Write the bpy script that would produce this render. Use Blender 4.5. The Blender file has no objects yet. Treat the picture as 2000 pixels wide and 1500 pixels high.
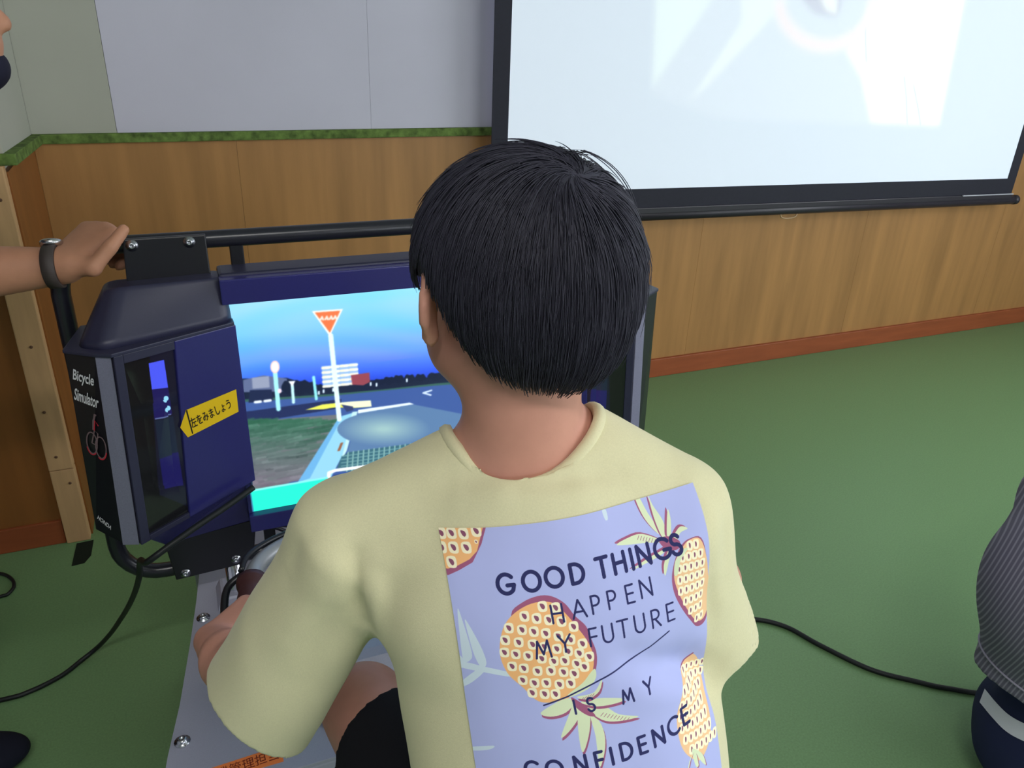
import bpy, bmesh, math, random
import numpy as np
from mathutils import Vector, Matrix, noise
from mathutils.bvhtree import BVHTree

random.seed(7)
rng = np.random.default_rng(7)
scene = bpy.context.scene
COL = scene.collection

# ---------------------------------------------------------------- camera
cam_d = bpy.data.cameras.new('camera')
cam = bpy.data.objects.new('camera', cam_d)
COL.objects.link(cam)
cam_d.sensor_width = 36.0
cam_d.lens = 36.0 * 1530.0 / 2000.0
cam_d.clip_start = 0.02
PI_, RO_, YA_ = 4.42341125e-01, 4.02929104e-02, 4.06391459e-01
_f = Vector((math.sin(YA_) * math.cos(PI_), math.cos(YA_) * math.cos(PI_), -math.sin(PI_)))
_r = Vector((math.cos(YA_), -math.sin(YA_), 0.0))
_u = _r.cross(_f)
_c, _s = math.cos(RO_), math.sin(RO_)
_r, _u = _c * _r + _s * _u, -_s * _r + _c * _u
cam.matrix_world = Matrix(((_r.x, _u.x, -_f.x, 0.0), (_r.y, _u.y, -_f.y, 0.0), (_r.z, _u.z, -_f.z, 1.45), (0, 0, 0, 1)))
scene.camera = cam

# ---------------------------------------------------------------- light, exposure
scene.view_settings.view_transform = 'Standard'
scene.view_settings.look = 'None'
scene.view_settings.gamma = 1.0
scene.view_settings.use_curve_mapping = False
scene.view_settings.exposure = 0.0
world = bpy.data.worlds.new('world')
scene.world = world
world.use_nodes = True
bg = world.node_tree.nodes['Background']
bg.inputs[0].default_value = (0.80, 0.88, 1.0, 1)
bg.inputs[1].default_value = 1.0

def area(name, loc, target, sx, sy, watts, col):
    d = bpy.data.lights.new(name, 'AREA')
    d.shape = 'RECTANGLE'
    d.size, d.size_y = sx, sy
    d.energy = watts
    d.color = col
    o = bpy.data.objects.new(name, d)
    COL.objects.link(o)
    o.location = loc
    dv = Vector(target) - Vector(loc)
    o.rotation_euler = dv.to_track_quat('-Z', 'Y').to_euler()
    return o

LIGHTS = [
    ('window_light', (4.9, -0.6, 1.65), (0.0, -0.6, 1.1), 3.0, 1.5, 92, (0.90, 0.95, 1.0)),
    ('window_light', (3.0, -3.9, 1.75), (1.2, 1.0, 0.9), 3.2, 1.5, 80, (0.92, 0.96, 1.0)),
    ('added_fill_lamp', (-0.10, -0.75, 2.715), (-0.10, -0.74, 0.0), 1.16, 0.20, 30, (1.0, 0.985, 0.97)),  # added fill from overhead for the shirt and hair
]
for L in LIGHTS:
    area(*L)

# ---------------------------------------------------------------- helpers
def s2l(c):
    c = np.asarray(c, float) / 255.0
    return np.where(c <= 0.04045, c / 12.92, ((c + 0.055) / 1.055) ** 2.4)

def tag(o, label=None, cat=None, group=None, kind=None):
    if label: o['label'] = label
    if cat: o['category'] = cat
    if group: o['group'] = group
    if kind: o['kind'] = kind
    return o

def empty(name, loc=(0, 0, 0), label=None, cat=None, group=None):
    o = bpy.data.objects.new(name, None)
    COL.objects.link(o)
    o.location = loc
    o.empty_display_size = 0.05
    return tag(o, label, cat, group)

def link(name, me, m=None, parent=None, kind=None, label=None):
    o = bpy.data.objects.new(name, me)
    COL.objects.link(o)
    if m is not None:
        me.materials.clear()
        me.materials.append(m)
    if parent is not None:
        o.parent = parent
        o.matrix_parent_inverse = Matrix.Translation(-Vector(parent.location))   # vertices stay in world metres
    if kind: o['kind'] = kind
    if label: o['label'] = label
    return o

def mesh(name, verts, faces, m=None, parent=None, smooth=False, kind=None, label=None):
    me = bpy.data.meshes.new(name)
    verts = np.asarray(verts, dtype=np.float32)
    if isinstance(faces, np.ndarray) and faces.ndim == 2:
        k = faces.shape[1]
        me.vertices.add(len(verts)); me.vertices.foreach_set('co', verts.ravel())
        me.loops.add(faces.size); me.loops.foreach_set('vertex_index', faces.astype(np.int32).ravel())
        me.polygons.add(len(faces))
        me.polygons.foreach_set('loop_start', np.arange(0, faces.size, k, dtype=np.int32))
        me.update(calc_edges=True)
    else:
        me.from_pydata(verts.tolist(), [], [list(map(int, f)) for f in faces])
    if smooth:
        me.polygons.foreach_set('use_smooth', np.ones(len(me.polygons), dtype=bool))
    me.update()
    return link(name, me, m, parent, kind, label)

def from_bm(name, bm, m=None, parent=None, smooth=False, kind=None, label=None):
    bmesh.ops.recalc_face_normals(bm, faces=bm.faces)
    me = bpy.data.meshes.new(name)
    bm.to_mesh(me); bm.free()
    if smooth:
        me.polygons.foreach_set('use_smooth', np.ones(len(me.polygons), dtype=bool))
    return link(name, me, m, parent, kind, label)

def bm_box(bm, lo, hi, bevel=0.0, mat4=None):
    r = bmesh.ops.create_cube(bm, size=1.0)
    vs = r['verts']
    lo, hi = Vector(lo), Vector(hi)
    for v in vs:
        v.co = Vector(((v.co.x + .5) * (hi.x - lo.x) + lo.x, (v.co.y + .5) * (hi.y - lo.y) + lo.y, (v.co.z + .5) * (hi.z - lo.z) + lo.z))
    if bevel > 0:
        es = {e for v in vs for e in v.link_edges}
        r2 = bmesh.ops.bevel(bm, geom=list(es), offset=bevel, segments=2, profile=0.6, affect='EDGES')
        vs = list({v for f in r2['faces'] for v in f.verts} | {v for v in vs if v.is_valid})
    if mat4 is not None:
        for v in vs: v.co = mat4 @ v.co
    return vs

def box(name, lo, hi, m, parent=None, bevel=0.0, kind=None, label=None, mat4=None):
    bm = bmesh.new()
    bm_box(bm, lo, hi, bevel, mat4)
    return from_bm(name, bm, m, parent, False, kind, label)

def prism(name, front, offset, m, parent=None, bevel=0.0, label=None, smooth=False):
    """closed solid from a planar polygon swept by an offset vector"""
    bm = bmesh.new()
    a = [bm.verts.new(Vector(p)) for p in front]
    b = [bm.verts.new(Vector(p) + Vector(offset)) for p in front]
    n = len(a)
    bm.faces.new(a); bm.faces.new(b[::-1])
    for i in range(n):
        bm.faces.new((a[i], b[i], b[(i + 1) % n], a[(i + 1) % n]))
    if bevel > 0:
        bmesh.ops.bevel(bm, geom=list(bm.edges), offset=bevel, segments=2, profile=0.6, affect='EDGES')
    return from_bm(name, bm, m, parent, smooth, None, label)

def spline(pts, n=8, closed=False):
    pts = [np.asarray(p, float) for p in pts]
    out = []
    N = len(pts)
    rngN = N if closed else N - 1
    for i in range(rngN):
        p0 = pts[(i - 1) % N] if (closed or i > 0) else 2 * pts[0] - pts[1]
        p1, p2 = pts[i], pts[(i + 1) % N]
        p3 = pts[(i + 2) % N] if (closed or i + 2 < N) else 2 * pts[-1] - pts[-2]
        for k in range(n):
            t = k / n
            out.append(0.5 * ((2 * p1) + (-p0 + p2) * t + (2 * p0 - 5 * p1 + 4 * p2 - p3) * t * t + (-p0 + 3 * p1 - 3 * p2 + p3) * t ** 3))
    if not closed: out.append(pts[-1])
    return out

def tube_data(path, r, seg=12, closed=False):
    path = [np.asarray(p, float) for p in path]
    n = len(path)
    rr = [r] * n if np.isscalar(r) else list(r)
    V, F = [], []
    up = None
    for i in range(n):
        if closed: t = path[(i + 1) % n] - path[i - 1]
        else: t = path[min(i + 1, n - 1)] - path[max(i - 1, 0)]
        t = t / (np.linalg.norm(t) + 1e-12)
        if up is None:
            up = np.array([0, 0, 1.]) if abs(t[2]) < 0.9 else np.array([1., 0, 0])
        up = up - t * (up @ t); up /= np.linalg.norm(up)
        sd = np.cross(t, up)
        for k in range(seg):
            a = 2 * math.pi * k / seg
            V.append(path[i] + rr[i] * (math.cos(a) * up + math.sin(a) * sd))
    m = n if closed else n - 1
    for i in range(m):
        j = (i + 1) % n
        for k in range(seg):
            k2 = (k + 1) % seg
            F.append((i * seg + k, i * seg + k2, j * seg + k2, j * seg + k))
    if not closed:
        F.append(tuple(range(seg))[::-1])
        F.append(tuple((n - 1) * seg + k for k in range(seg)))
    return V, F

def tube(name, path, r, m, parent=None, seg=12, closed=False, kind=None, label=None):
    V, F = tube_data(path, r, seg, closed)
    return mesh(name, V, F, m, parent, True, kind, label)

def lathe_data(prof, origin, axis, seg=20):
    ax = Vector(axis).normalized()
    q = Vector((0, 0, 1)).rotation_difference(ax).to_matrix()
    V, F = [], []
    for (r, h) in prof:
        for k in range(seg):
            a = 2 * math.pi * k / seg
            V.append(np.array(Vector(origin) + q @ Vector((r * math.cos(a), r * math.sin(a), h))))
    n = len(prof)
    for i in range(n - 1):
        for k in range(seg):
            k2 = (k + 1) % seg
            F.append((i * seg + k, i * seg + k2, (i + 1) * seg + k2, (i + 1) * seg + k))
    F.append(tuple(range(seg))[::-1])
    F.append(tuple((n - 1) * seg + k for k in range(seg)))
    return V, F

def lathe(name, prof, origin, axis, m, parent=None, seg=20, label=None):
    V, F = lathe_data(prof, origin, axis, seg)
    return mesh(name, V, F, m, parent, True, None, label)

# ---------------------------------------------------------------- materials
def mat(name, rgb, rough=0.6, spec=0.4, var=0.0, scale=30.0, stretch=(1, 1, 1), bump=0.0, bscale=None, metal=0.0, coat=0.0, sheen=0.0, sss=0.0, detail=4.0, alpha=1.0):
    m = bpy.data.materials.new(name)
    m.use_nodes = True
    nt = m.node_tree
    b = nt.nodes['Principled BSDF']
    c = tuple(s2l(rgb)) + (1,)
    b.inputs['Base Color'].default_value = c
    b.inputs['Roughness'].default_value = rough
    b.inputs['Specular IOR Level'].default_value = spec
    b.inputs['Metallic'].default_value = metal
    if coat: b.inputs['Coat Weight'].default_value = coat
    if sheen: b.inputs['Sheen Weight'].default_value = sheen
    if sss:
        b.inputs['Subsurface Weight'].default_value = sss
        b.inputs['Subsurface Radius'].default_value = (0.01, 0.004, 0.002)
    if var > 0 or bump > 0:
        tc = nt.nodes.new('ShaderNodeTexCoord')
        mp = nt.nodes.new('ShaderNodeMapping')
        mp.inputs['Scale'].default_value = stretch
        nz = nt.nodes.new('ShaderNodeTexNoise')
        nz.inputs['Scale'].default_value = scale
        nz.inputs['Detail'].default_value = detail
        nt.links.new(tc.outputs['Object'], mp.inputs[0])
        nt.links.new(mp.outputs[0], nz.inputs['Vector'])
        if var > 0:
            rp = nt.nodes.new('ShaderNodeValToRGB')
            e = rp.color_ramp.elements
            e[0].position, e[1].position = 0.3, 0.7
            e[0].color = tuple(np.array(c[:3]) * (1 - var)) + (1,)
            e[1].color = tuple(np.minimum(np.array(c[:3]) * (1 + var), 1)) + (1,)
            nt.links.new(nz.outputs['Fac'], rp.inputs[0])
            nt.links.new(rp.outputs[0], b.inputs['Base Color'])
        if bump > 0:
            n2 = nz
            if bscale:
                n2 = nt.nodes.new('ShaderNodeTexNoise')
                n2.inputs['Scale'].default_value = bscale
                nt.links.new(mp.outputs[0], n2.inputs['Vector'])
            bp = nt.nodes.new('ShaderNodeBump')
            bp.inputs['Strength'].default_value = bump
            bp.inputs['Distance'].default_value = 0.002
            nt.links.new(n2.outputs['Fac'], bp.inputs['Height'])
            nt.links.new(bp.outputs[0], b.inputs['Normal'])
    return m

def img_mat(name, arr, emit=0.0, rough=0.7, spec=0.2, base_black=False):
    """arr: HxWx3 sRGB 0..255, row 0 at the top; drawn by this script, mapped by UV"""
    h, w = arr.shape[:2]
    im = bpy.data.images.new(name, w, h, alpha=False)
    a = np.ones((h, w, 4), np.float32)
    a[..., :3] = np.clip(arr[::-1] / 255.0, 0, 1)
    im.pixels.foreach_set(a.ravel())
    im.update()
    im.pack()
    m = bpy.data.materials.new(name)
    m.use_nodes = True
    nt = m.node_tree
    b = nt.nodes['Principled BSDF']
    t = nt.nodes.new('ShaderNodeTexImage')
    t.image = im
    t.extension = 'EXTEND'
    b.inputs['Roughness'].default_value = rough
    b.inputs['Specular IOR Level'].default_value = spec
    if base_black: b.inputs['Base Color'].default_value = (0.01, 0.01, 0.01, 1)
    else: nt.links.new(t.outputs[0], b.inputs['Base Color'])
    if emit > 0:
        nt.links.new(t.outputs[0], b.inputs['Emission Color'])
        b.inputs['Emission Strength'].default_value = emit
    return m

def set_uv(o, uv):
    me = o.data
    l = me.uv_layers.new(name='uv')
    idx = np.empty(len(me.loops), np.int32)
    me.loops.foreach_get('vertex_index', idx)
    l.data.foreach_set('uv', np.asarray(uv, np.float32)[idx].ravel())

# ---------------------------------------------------------------- drawing flat prints
class Canvas:
    def __init__(self, w, h, bgc, ss=2):
        self.w, self.h, self.ss = w, h, ss
        self.a = np.empty((h * ss, w * ss, 3), np.float32)
        self.a[:] = bgc
    def poly(self, pts, col):
        p = np.asarray(pts, float) * self.ss
        x0, y0 = np.floor(p.min(0)).astype(int); x1, y1 = np.ceil(p.max(0)).astype(int)
        H, W = self.a.shape[:2]
        x0, y0, x1, y1 = max(x0, 0), max(y0, 0), min(x1, W), min(y1, H)
        if x1 <= x0 or y1 <= y0: return
        X = np.arange(x0, x1) + .5; Y = np.arange(y0, y1) + .5
        ins = np.zeros((len(Y), len(X)), bool)
        n = len(p)
        for i in range(n):
            (ax, ay), (bx, by) = p[i], p[(i + 1) % n]
            if ay == by: continue
            m = (Y >= min(ay, by)) & (Y < max(ay, by))
            if not m.any(): continue
            xi = ax + (Y[m] - ay) * (bx - ax) / (by - ay)
            ins[m] ^= X[None, :] < xi[:, None]
        self.a[y0:y1, x0:x1][ins] = col
    def stroke(self, pts, w, col, blend=1.0):
        p = np.asarray(pts, float) * self.ss
        r = w * self.ss / 2
        H, W = self.a.shape[:2]
        for i in range(len(p) - 1):
            a, b = p[i], p[i + 1]
            x0, x1 = int(max(min(a[0], b[0]) - r - 1, 0)), int(min(max(a[0], b[0]) + r + 2, W))
            y0, y1 = int(max(min(a[1], b[1]) - r - 1, 0)), int(min(max(a[1], b[1]) + r + 2, H))
            if x1 <= x0 or y1 <= y0: continue
            X, Y = np.meshgrid(np.arange(x0, x1) + .5, np.arange(y0, y1) + .5)
            d = b - a; L = d @ d + 1e-9
            t = np.clip(((X - a[0]) * d[0] + (Y - a[1]) * d[1]) / L, 0, 1)
            m = (X - a[0] - t * d[0]) ** 2 + (Y - a[1] - t * d[1]) ** 2 <= r * r
            s = self.a[y0:y1, x0:x1]
            s[m] = s[m] * (1 - blend) + np.asarray(col, np.float32) * blend
    def out(self):
        s = self.ss
        return self.a.reshape(self.h, s, self.w, s, 3).mean((1, 3))

def homography(src, dst):
    A = []
    for (x, y), (u, v) in zip(src, dst):
        A += [[x, y, 1, 0, 0, 0, -u * x, -u * y, -u], [0, 0, 0, x, y, 1, -v * x, -v * y, -v]]
    return np.linalg.svd(np.array(A, float))[2][-1].reshape(3, 3)

def hmap(Hm, pts):
    p = np.c_[np.asarray(pts, float), np.ones(len(pts))] @ Hm.T
    return p[:, :2] / p[:, 2:]

def blur(a, n):
    for _ in range(n):
        p = np.pad(a, ((1, 1), (1, 1), (0, 0)), mode='edge')
        a = (p[1:-1, 1:-1] * 2 + p[:-2, 1:-1] + p[2:, 1:-1] + p[1:-1, :-2] + p[1:-1, 2:]) / 6
    return a

def arc(cx, cy, rx, ry, a0, a1, n=20):
    return [(cx + rx * math.cos(math.radians(a0 + (a1 - a0) * i / n)), cy + ry * math.sin(math.radians(a0 + (a1 - a0) * i / n))) for i in range(n + 1)]

# geometric sans letters: strokes in a box 0..w wide, y 0 (base) .. 1 (cap)
GLYPH = {
    'G': (0.86, [arc(.46, .5, .44, .5, 42, 318) + [(.87, .42)], [(.87, .42), (.52, .42)]]),
    'O': (0.94, [arc(.47, .5, .45, .5, 0, 360, 32)]),
    'D': (0.74, [[(.06, 0), (.06, 1), (.24, 1)] + arc(.24, .5, .46, .5, 90, -90) + [(.06, 0)]]),
    'T': (0.60, [[(0, 1), (.6, 1)], [(.3, 1), (.3, 0)]]),
    'H': (0.66, [[(0.03, 0), (0.03, 1)], [(.63, 0), (.63, 1)], [(0.03, .52), (.63, .52)]]),
    'I': (0.10, [[(.05, 0), (.05, 1)]]),
    'N': (0.72, [[(.04, 0), (.04, 1), (.68, 0), (.68, 1)]]),
    'S': (0.54, [arc(.27, .75, .22, .24, 30, 250, 14) + arc(.27, .26, .25, .26, 80, -160, 16)]),
    'A': (0.76, [[(0, 0), (.38, 1), (.76, 0)], [(.14, .34), (.62, .34)]]),
    'P': (0.50, [[(.04, 0), (.04, 1), (.24, 1)] + arc(.24, .73, .24, .27, 90, -90, 12) + [(.04, .46)]]),
    'E': (0.46, [[(.46, 1), (.04, 1), (.04, 0), (.46, 0)], [(.04, .52), (.43, .52)]]),
    'M': (0.86, [[(.02, 0), (.16, 1), (.43, .2), (.70, 1), (.84, 0)]]),
    'Y': (0.66, [[(0, 1), (.33, .5), (.66, 1)], [(.33, .5), (.33, 0)]]),
    'F': (0.44, [[(.44, 1), (.04, 1), (.04, 0)], [(.04, .52), (.42, .52)]]),
    'U': (0.62, [[(.03, 1), (.03, .32)] + arc(.31, .32, .28, .32, 180, 360, 14) + [(.59, 1)]]),
    'R': (0.52, [[(.04, 0), (.04, 1), (.24, 1)] + arc(.24, .74, .24, .26, 90, -90, 12) + [(.04, .48)], [(.22, .48), (.52, 0)]]),
    'C': (0.78, [arc(.46, .5, .44, .5, 48, 312)]),
}

# ---------------------------------------------------------------- implicit solids -> one continuous surface
class Field:
    def __init__(self, lo, hi, h):
        self.lo = np.asarray(lo, np.float32); self.h = h
        self.n = np.ceil((np.asarray(hi) - np.asarray(lo)) / h).astype(int) + 1
        self.D = np.full(tuple(self.n), 1.0, np.float32)
    def sub(self, lo, hi):
        i0 = np.clip(np.floor((np.asarray(lo) - self.lo) / self.h).astype(int), 0, self.n)
        i1 = np.clip(np.ceil((np.asarray(hi) - self.lo) / self.h).astype(int) + 1, 0, self.n)
        sl = tuple(slice(a, b) for a, b in zip(i0, i1))
        g = np.meshgrid(*[self.lo[k] + self.h * np.arange(i0[k], i1[k], dtype=np.float32) for k in range(3)], indexing='ij', sparse=False)
        return sl, np.stack(g, -1)
    def apply(self, prim, k=0.0, op='add'):
        fn, lo, hi = prim
        m = k + 4 * self.h
        sl, P = self.sub(np.asarray(lo) - m, np.asarray(hi) + m)
        if P.size == 0: return
        d = fn(P).astype(np.float32)
        a = self.D[sl]
        if op == 'add':
            if k > 0:
                hh = np.clip(0.5 + 0.5 * (a - d) / k, 0, 1)
                self.D[sl] = a + (d - a) * hh - k * hh * (1 - hh)
            else: self.D[sl] = np.minimum(a, d)
        elif op == 'sub':
            d = -d
            if k > 0:
                hh = np.clip(0.5 - 0.5 * (a - d) / k, 0, 1)
                self.D[sl] = a + (d - a) * hh + k * hh * (1 - hh)
            else: self.D[sl] = np.maximum(a, d)
    def cut(self, fn):
        """keep only where fn(P) < 0"""
        sl, P = self.sub(self.lo, self.lo + self.h * self.n)
        self.D = np.maximum(self.D, fn(P).astype(np.float32)[:self.n[0], :self.n[1], :self.n[2]])
    def surface(self):
        D = np.pad(self.D, 1, constant_values=1.0)
        lo = self.lo - self.h
        ins = D < 0
        s = ins.astype(np.int8)
        c = s[:-1, :-1, :-1] + s[1:, :-1, :-1] + s[:-1, 1:, :-1] + s[:-1, :-1, 1:] + s[1:, 1:, :-1] + s[1:, :-1, 1:] + s[:-1, 1:, 1:] + s[1:, 1:, 1:]
        ijk = np.argwhere((c > 0) & (c < 8))
        idm = np.full(c.shape, -1, np.int32)
        idm[tuple(ijk.T)] = np.arange(len(ijk))
        corners = np.array([[i, j, k] for i in (0, 1) for j in (0, 1) for k in (0, 1)])
        vals = np.stack([D[tuple((ijk + o).T)] for o in corners], 1)
        acc = np.zeros((len(ijk), 3)); cnt = np.zeros(len(ijk))
        for a in range(8):
            for b in range(a + 1, 8):
                if np.abs(corners[a] - corners[b]).sum() != 1: continue
                va, vb = vals[:, a], vals[:, b]
                m = (va < 0) != (vb < 0)
                t = va[m] / (va[m] - vb[m])
                acc[m] += corners[a] + t[:, None] * (corners[b] - corners[a])
                cnt[m] += 1
        V = (ijk + acc / cnt[:, None]) * self.h + lo
        Q = []
        for ax in range(3):
            sh = [slice(None)] * 3; sh2 = [slice(None)] * 3
            sh[ax] = slice(0, -1); sh2[ax] = slice(1, None)
            e = ins[tuple(sh)] != ins[tuple(sh2)]
            p = np.argwhere(e)
            o1, o2 = [x for x in range(3) if x != ax]
            ok = (p[:, o1] > 0) & (p[:, o2] > 0) & (p[:, o1] < D.shape[o1] - 1) & (p[:, o2] < D.shape[o2] - 1)
            p = p[ok]
            d1 = np.zeros(3, int); d1[o1] = 1
            d2 = np.zeros(3, int); d2[o2] = 1
            q = np.stack([idm[tuple((p - d1 - d2).T)], idm[tuple((p - d2).T)], idm[tuple(p.T)], idm[tuple((p - d1).T)]], 1)
            flip = ins[tuple(p.T)] == (ax != 1)
            q[~flip] = q[~flip][:, ::-1]
            Q.append(q)
        Q = np.concatenate(Q)
        return V, Q[(Q >= 0).all(1)]

def smooth_pts(V, Q, it=2, lam=0.5):
    E = np.concatenate([Q[:, [0, 1]], Q[:, [1, 2]], Q[:, [2, 3]], Q[:, [3, 0]]])
    n = len(V)
    cnt = np.bincount(E.ravel(), minlength=n).astype(float)
    for _ in range(it):
        A = np.zeros_like(V)
        for k in range(3):
            A[:, k] = np.bincount(E[:, 0], V[E[:, 1], k], n) + np.bincount(E[:, 1], V[E[:, 0], k], n)
        V = V + lam * (A / cnt[:, None] - V)
    return V

def vnormals(V, Q):
    fn = np.cross(V[Q[:, 2]] - V[Q[:, 0]], V[Q[:, 3]] - V[Q[:, 1]])
    N = np.zeros_like(V)
    for j in range(4):
        for k in range(3):
            N[:, k] += np.bincount(Q[:, j], fn[:, k], len(V))
    return N / (np.linalg.norm(N, axis=1)[:, None] + 1e-12)

def A_(p): return np.asarray(p, float)
def cone(a, b, r1, r2):
    a, b = A_(a), A_(b)
    ab = b - a; L = ab @ ab
    def fn(P):
        t = np.clip((P - a) @ ab / L, 0, 1)
        return np.linalg.norm(P - a - t[..., None] * ab, axis=-1) - (r1 + (r2 - r1) * t)
    R = max(r1, r2)
    return fn, np.minimum(a, b) - R, np.maximum(a, b) + R
def ell(c, r, M=None):
    c, r = A_(c), A_(r)
    M = np.eye(3) if M is None else A_(M)          # rows = local axes
    def fn(P):
        q = (P - c) @ M.T
        k0 = np.linalg.norm(q / r, axis=-1); k1 = np.linalg.norm(q / (r * r), axis=-1) + 1e-9
        return k0 * (k0 - 1) / k1
    R = np.sqrt(((M * r[:, None]) ** 2).sum(0))
    return fn, c - R, c + R
def ecyl(a, b, side, ru1, rv1, ru2, rv2, cap=0.5):
    """tapered bar of elliptic section: ru along side, rv across"""
    a, b = A_(a), A_(b); w = b - a; L = np.linalg.norm(w); w = w / L
    u = A_(side); u = u - w * (u @ w); u /= np.linalg.norm(u); v = np.cross(w, u)
    def fn(P):
        q = P - a
        h = q @ w; t = np.clip(h / L, 0, 1)
        ru = ru1 + (ru2 - ru1) * t; rv = rv1 + (rv2 - rv1) * t
        e = (h - t * L) / (cap * np.minimum(ru, rv))
        k0 = np.sqrt((q @ u / ru) ** 2 + (q @ v / rv) ** 2 + e ** 2)
        return (k0 - 1) * np.minimum(ru, rv)
    R = max(ru1, ru2, rv1, rv2)
    return fn, np.minimum(a, b) - R, np.maximum(a, b) + R
def chain(F, pts, rad, k):
    for i in range(len(pts) - 1):
        F.apply(cone(pts[i], pts[i + 1], rad[i], rad[i + 1]), k if i == 0 else min(k, 0.012))
def nrm(v): v = A_(v); return v / np.linalg.norm(v)

def hand(F, W, a, n, t, s=1.0, curl=(50, 70, 45), thumb=None, thumb_at=None, spread=0.0, k=0.008, knuck=0.085):
    """palm with four bent fingers of unequal length and a thumb; a = towards the knuckles, n = out of the palm, t = thumb side"""
    a, n, t = nrm(a), nrm(n), nrm(t)
    tips = {}
    offs = (0.028, 0.0095, -0.009, -0.027); lens = (0.92, 1.0, 0.94, 0.76); rads = (0.0095, 0.0098, 0.0092, 0.0080)
    for j in range(4):
        K = A_(W) + s * (a * (knuck - 0.004 * abs(j - 1)) + t * offs[j])
        F.apply(cone(A_(W) + s * t * offs[j] * 0.62, K, 0.0150 * s, 0.0125 * s), 0.014 * s)
    F.apply(ell(A_(W) + s * (a * 0.045 + n * 0.004), A_([0.045, 0.034, 0.015]) * s, np.stack([a, t, n])), 0.012 * s)
    for j in range(4):
        K = A_(W) + s * (a * (knuck - 0.004 * abs(j - 1)) + t * offs[j])
        p = K; ang = 0.0
        for q, (sl, c) in enumerate(zip((0.042, 0.026, 0.020), curl)):
            ang += math.radians(c)
            d = math.cos(ang) * a + math.sin(ang) * n + t * spread * offs[j] / 0.03
            p2 = p + nrm(d) * sl * s * lens[j]
            F.apply(cone(p, p2, rads[j] * s * (1.12 - 0.08 * q), rads[j] * s * (1.04 - 0.08 * q)), 0.005 * s if q else k)
            p = p2
        tips[j] = p
    if thumb is None:
        thumb = [(0.020, 0.020, 0.004), (0.045, 0.046, 0.012), (0.070, 0.056, 0.022), (0.090, 0.054, 0.030)]
    T = [A_(p) for p in thumb_at] if thumb_at is not None else [A_(W) + s * (a * x + t * y + n * z) for x, y, z in thumb]
    for q, (r1, r2) in enumerate(((0.016, 0.0125), (0.0122, 0.0108), (0.0108, 0.0092))):
        F.apply(cone(T[q], T[q + 1], r1 * s, r2 * s), 0.010 * s if q == 0 else 0.004 * s)
    return tips
# ================================================================ materials of the room
M_FLOOR = mat('green_vinyl', (112, 146, 100), 0.42, 0.35, var=0.10, scale=220, bump=0.05, bscale=400)
M_WHITE = mat('white_wallboard', (204, 201, 216), 0.75, 0.25, var=0.03, scale=3, bump=0.05, bscale=300)
M_WHITE_SHADE = mat('shaded_white_wallboard', (176, 176, 164), 0.75, 0.25, var=0.03, scale=3, bump=0.05, bscale=300)  # white wall on the left, its greenish shade painted into the colour
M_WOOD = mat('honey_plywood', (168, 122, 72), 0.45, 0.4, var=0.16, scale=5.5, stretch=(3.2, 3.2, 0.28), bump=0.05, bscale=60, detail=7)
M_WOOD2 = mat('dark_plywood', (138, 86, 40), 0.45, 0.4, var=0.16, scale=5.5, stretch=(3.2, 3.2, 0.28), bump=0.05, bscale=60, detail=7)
M_BASE = mat('red_brown_board', (150, 78, 44), 0.5, 0.35, var=0.14, scale=9, stretch=(0.5, 0.5, 4))
M_LATH = mat('pale_lath', (196, 156, 112), 0.6, 0.3, var=0.08, scale=14, stretch=(4, 4, 0.4))
M_NAIL = mat('nail_head', (96, 66, 46), 0.5, 0.4)
M_MOSS = mat('mottled_green_tape', (94, 116, 58), 0.8, 0.2, var=0.5, scale=46, bump=0.4, detail=6)
M_CEIL = mat('white_ceiling', (226, 226, 222), 0.8, 0.2, var=0.03, scale=40)
M_SCREEN_EDGE = mat('black_screen_border', (38, 38, 50), 0.7, 0.3, var=0.06, scale=60)
M_BARBLACK = mat('black_screen_bar', (40, 36, 46), 0.4, 0.45)
M_CORD = mat('black_rubber_cord', (20, 24, 26), 0.5, 0.4)
M_TAPE = mat('black_cloth_tape', (26, 34, 26), 0.8, 0.2, var=0.1, scale=200)

YB = 2.706; XL = -0.380; YF = 2.214
RAIL0, RAIL1 = 1.056, 1.083

# ---------------------------------------------------------------- floor, ceiling
box('floor', (-3.2, -4.2, -0.08), (5.2, YB + 0.1, 0.0), M_FLOOR, kind='structure')
box('ceiling', (-3.2, -4.2, 2.80), (5.2, YB + 0.1, 2.88), M_CEIL, kind='structure')

# ---------------------------------------------------------------- back wall: board above, plywood below
wb = box('wall_back', (XL - 0.06, YB, 0.0), (5.2, YB + 0.10, 2.80), M_WHITE, kind='structure')
def slab(name, lo, hi, m, parent, label=None, bevel=0.0006):
    return box(name, lo, hi, m, parent, bevel, None, label)
# white boards (seams where the photo shows them)
for i, (x0, x1) in enumerate(((-0.155, 0.612), (0.6125, 1.52), (1.5205, 2.43), (2.4305, 3.34), (3.3405, 4.25), (4.2505, 5.1))):
    slab('wall_board', (x0, YB - 0.010, RAIL1), (x1, YB, 2.80), M_WHITE, wb)
slab('wall_board', (XL, YB - 0.010, RAIL1), (-0.156, YB, 2.80), M_WHITE_SHADE, wb, 'corner stretch of the white wall with its shade put into the colour')
for i, (x0, x1) in enumerate(((XL, 0.1785), (0.179, 1.09), (1.0905, 2.00), (2.0005, 2.91), (2.9105, 3.82), (3.8205, 4.73), (4.7305, 5.1))):
    slab('plywood_panel', (x0, YB - 0.012, 0.0), (x1, YB, RAIL0), M_WOOD if i else M_WOOD, wb)
box('trim_1', (XL, YB - 0.026, RAIL0), (5.1, YB, RAIL1), M_MOSS, None, 0.003, 'structure')
bm = bmesh.new()
bm_box(bm, (XL, YB - 0.026, 0.0), (5.1, YB - 0.010, 0.087), 0.004)
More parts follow.
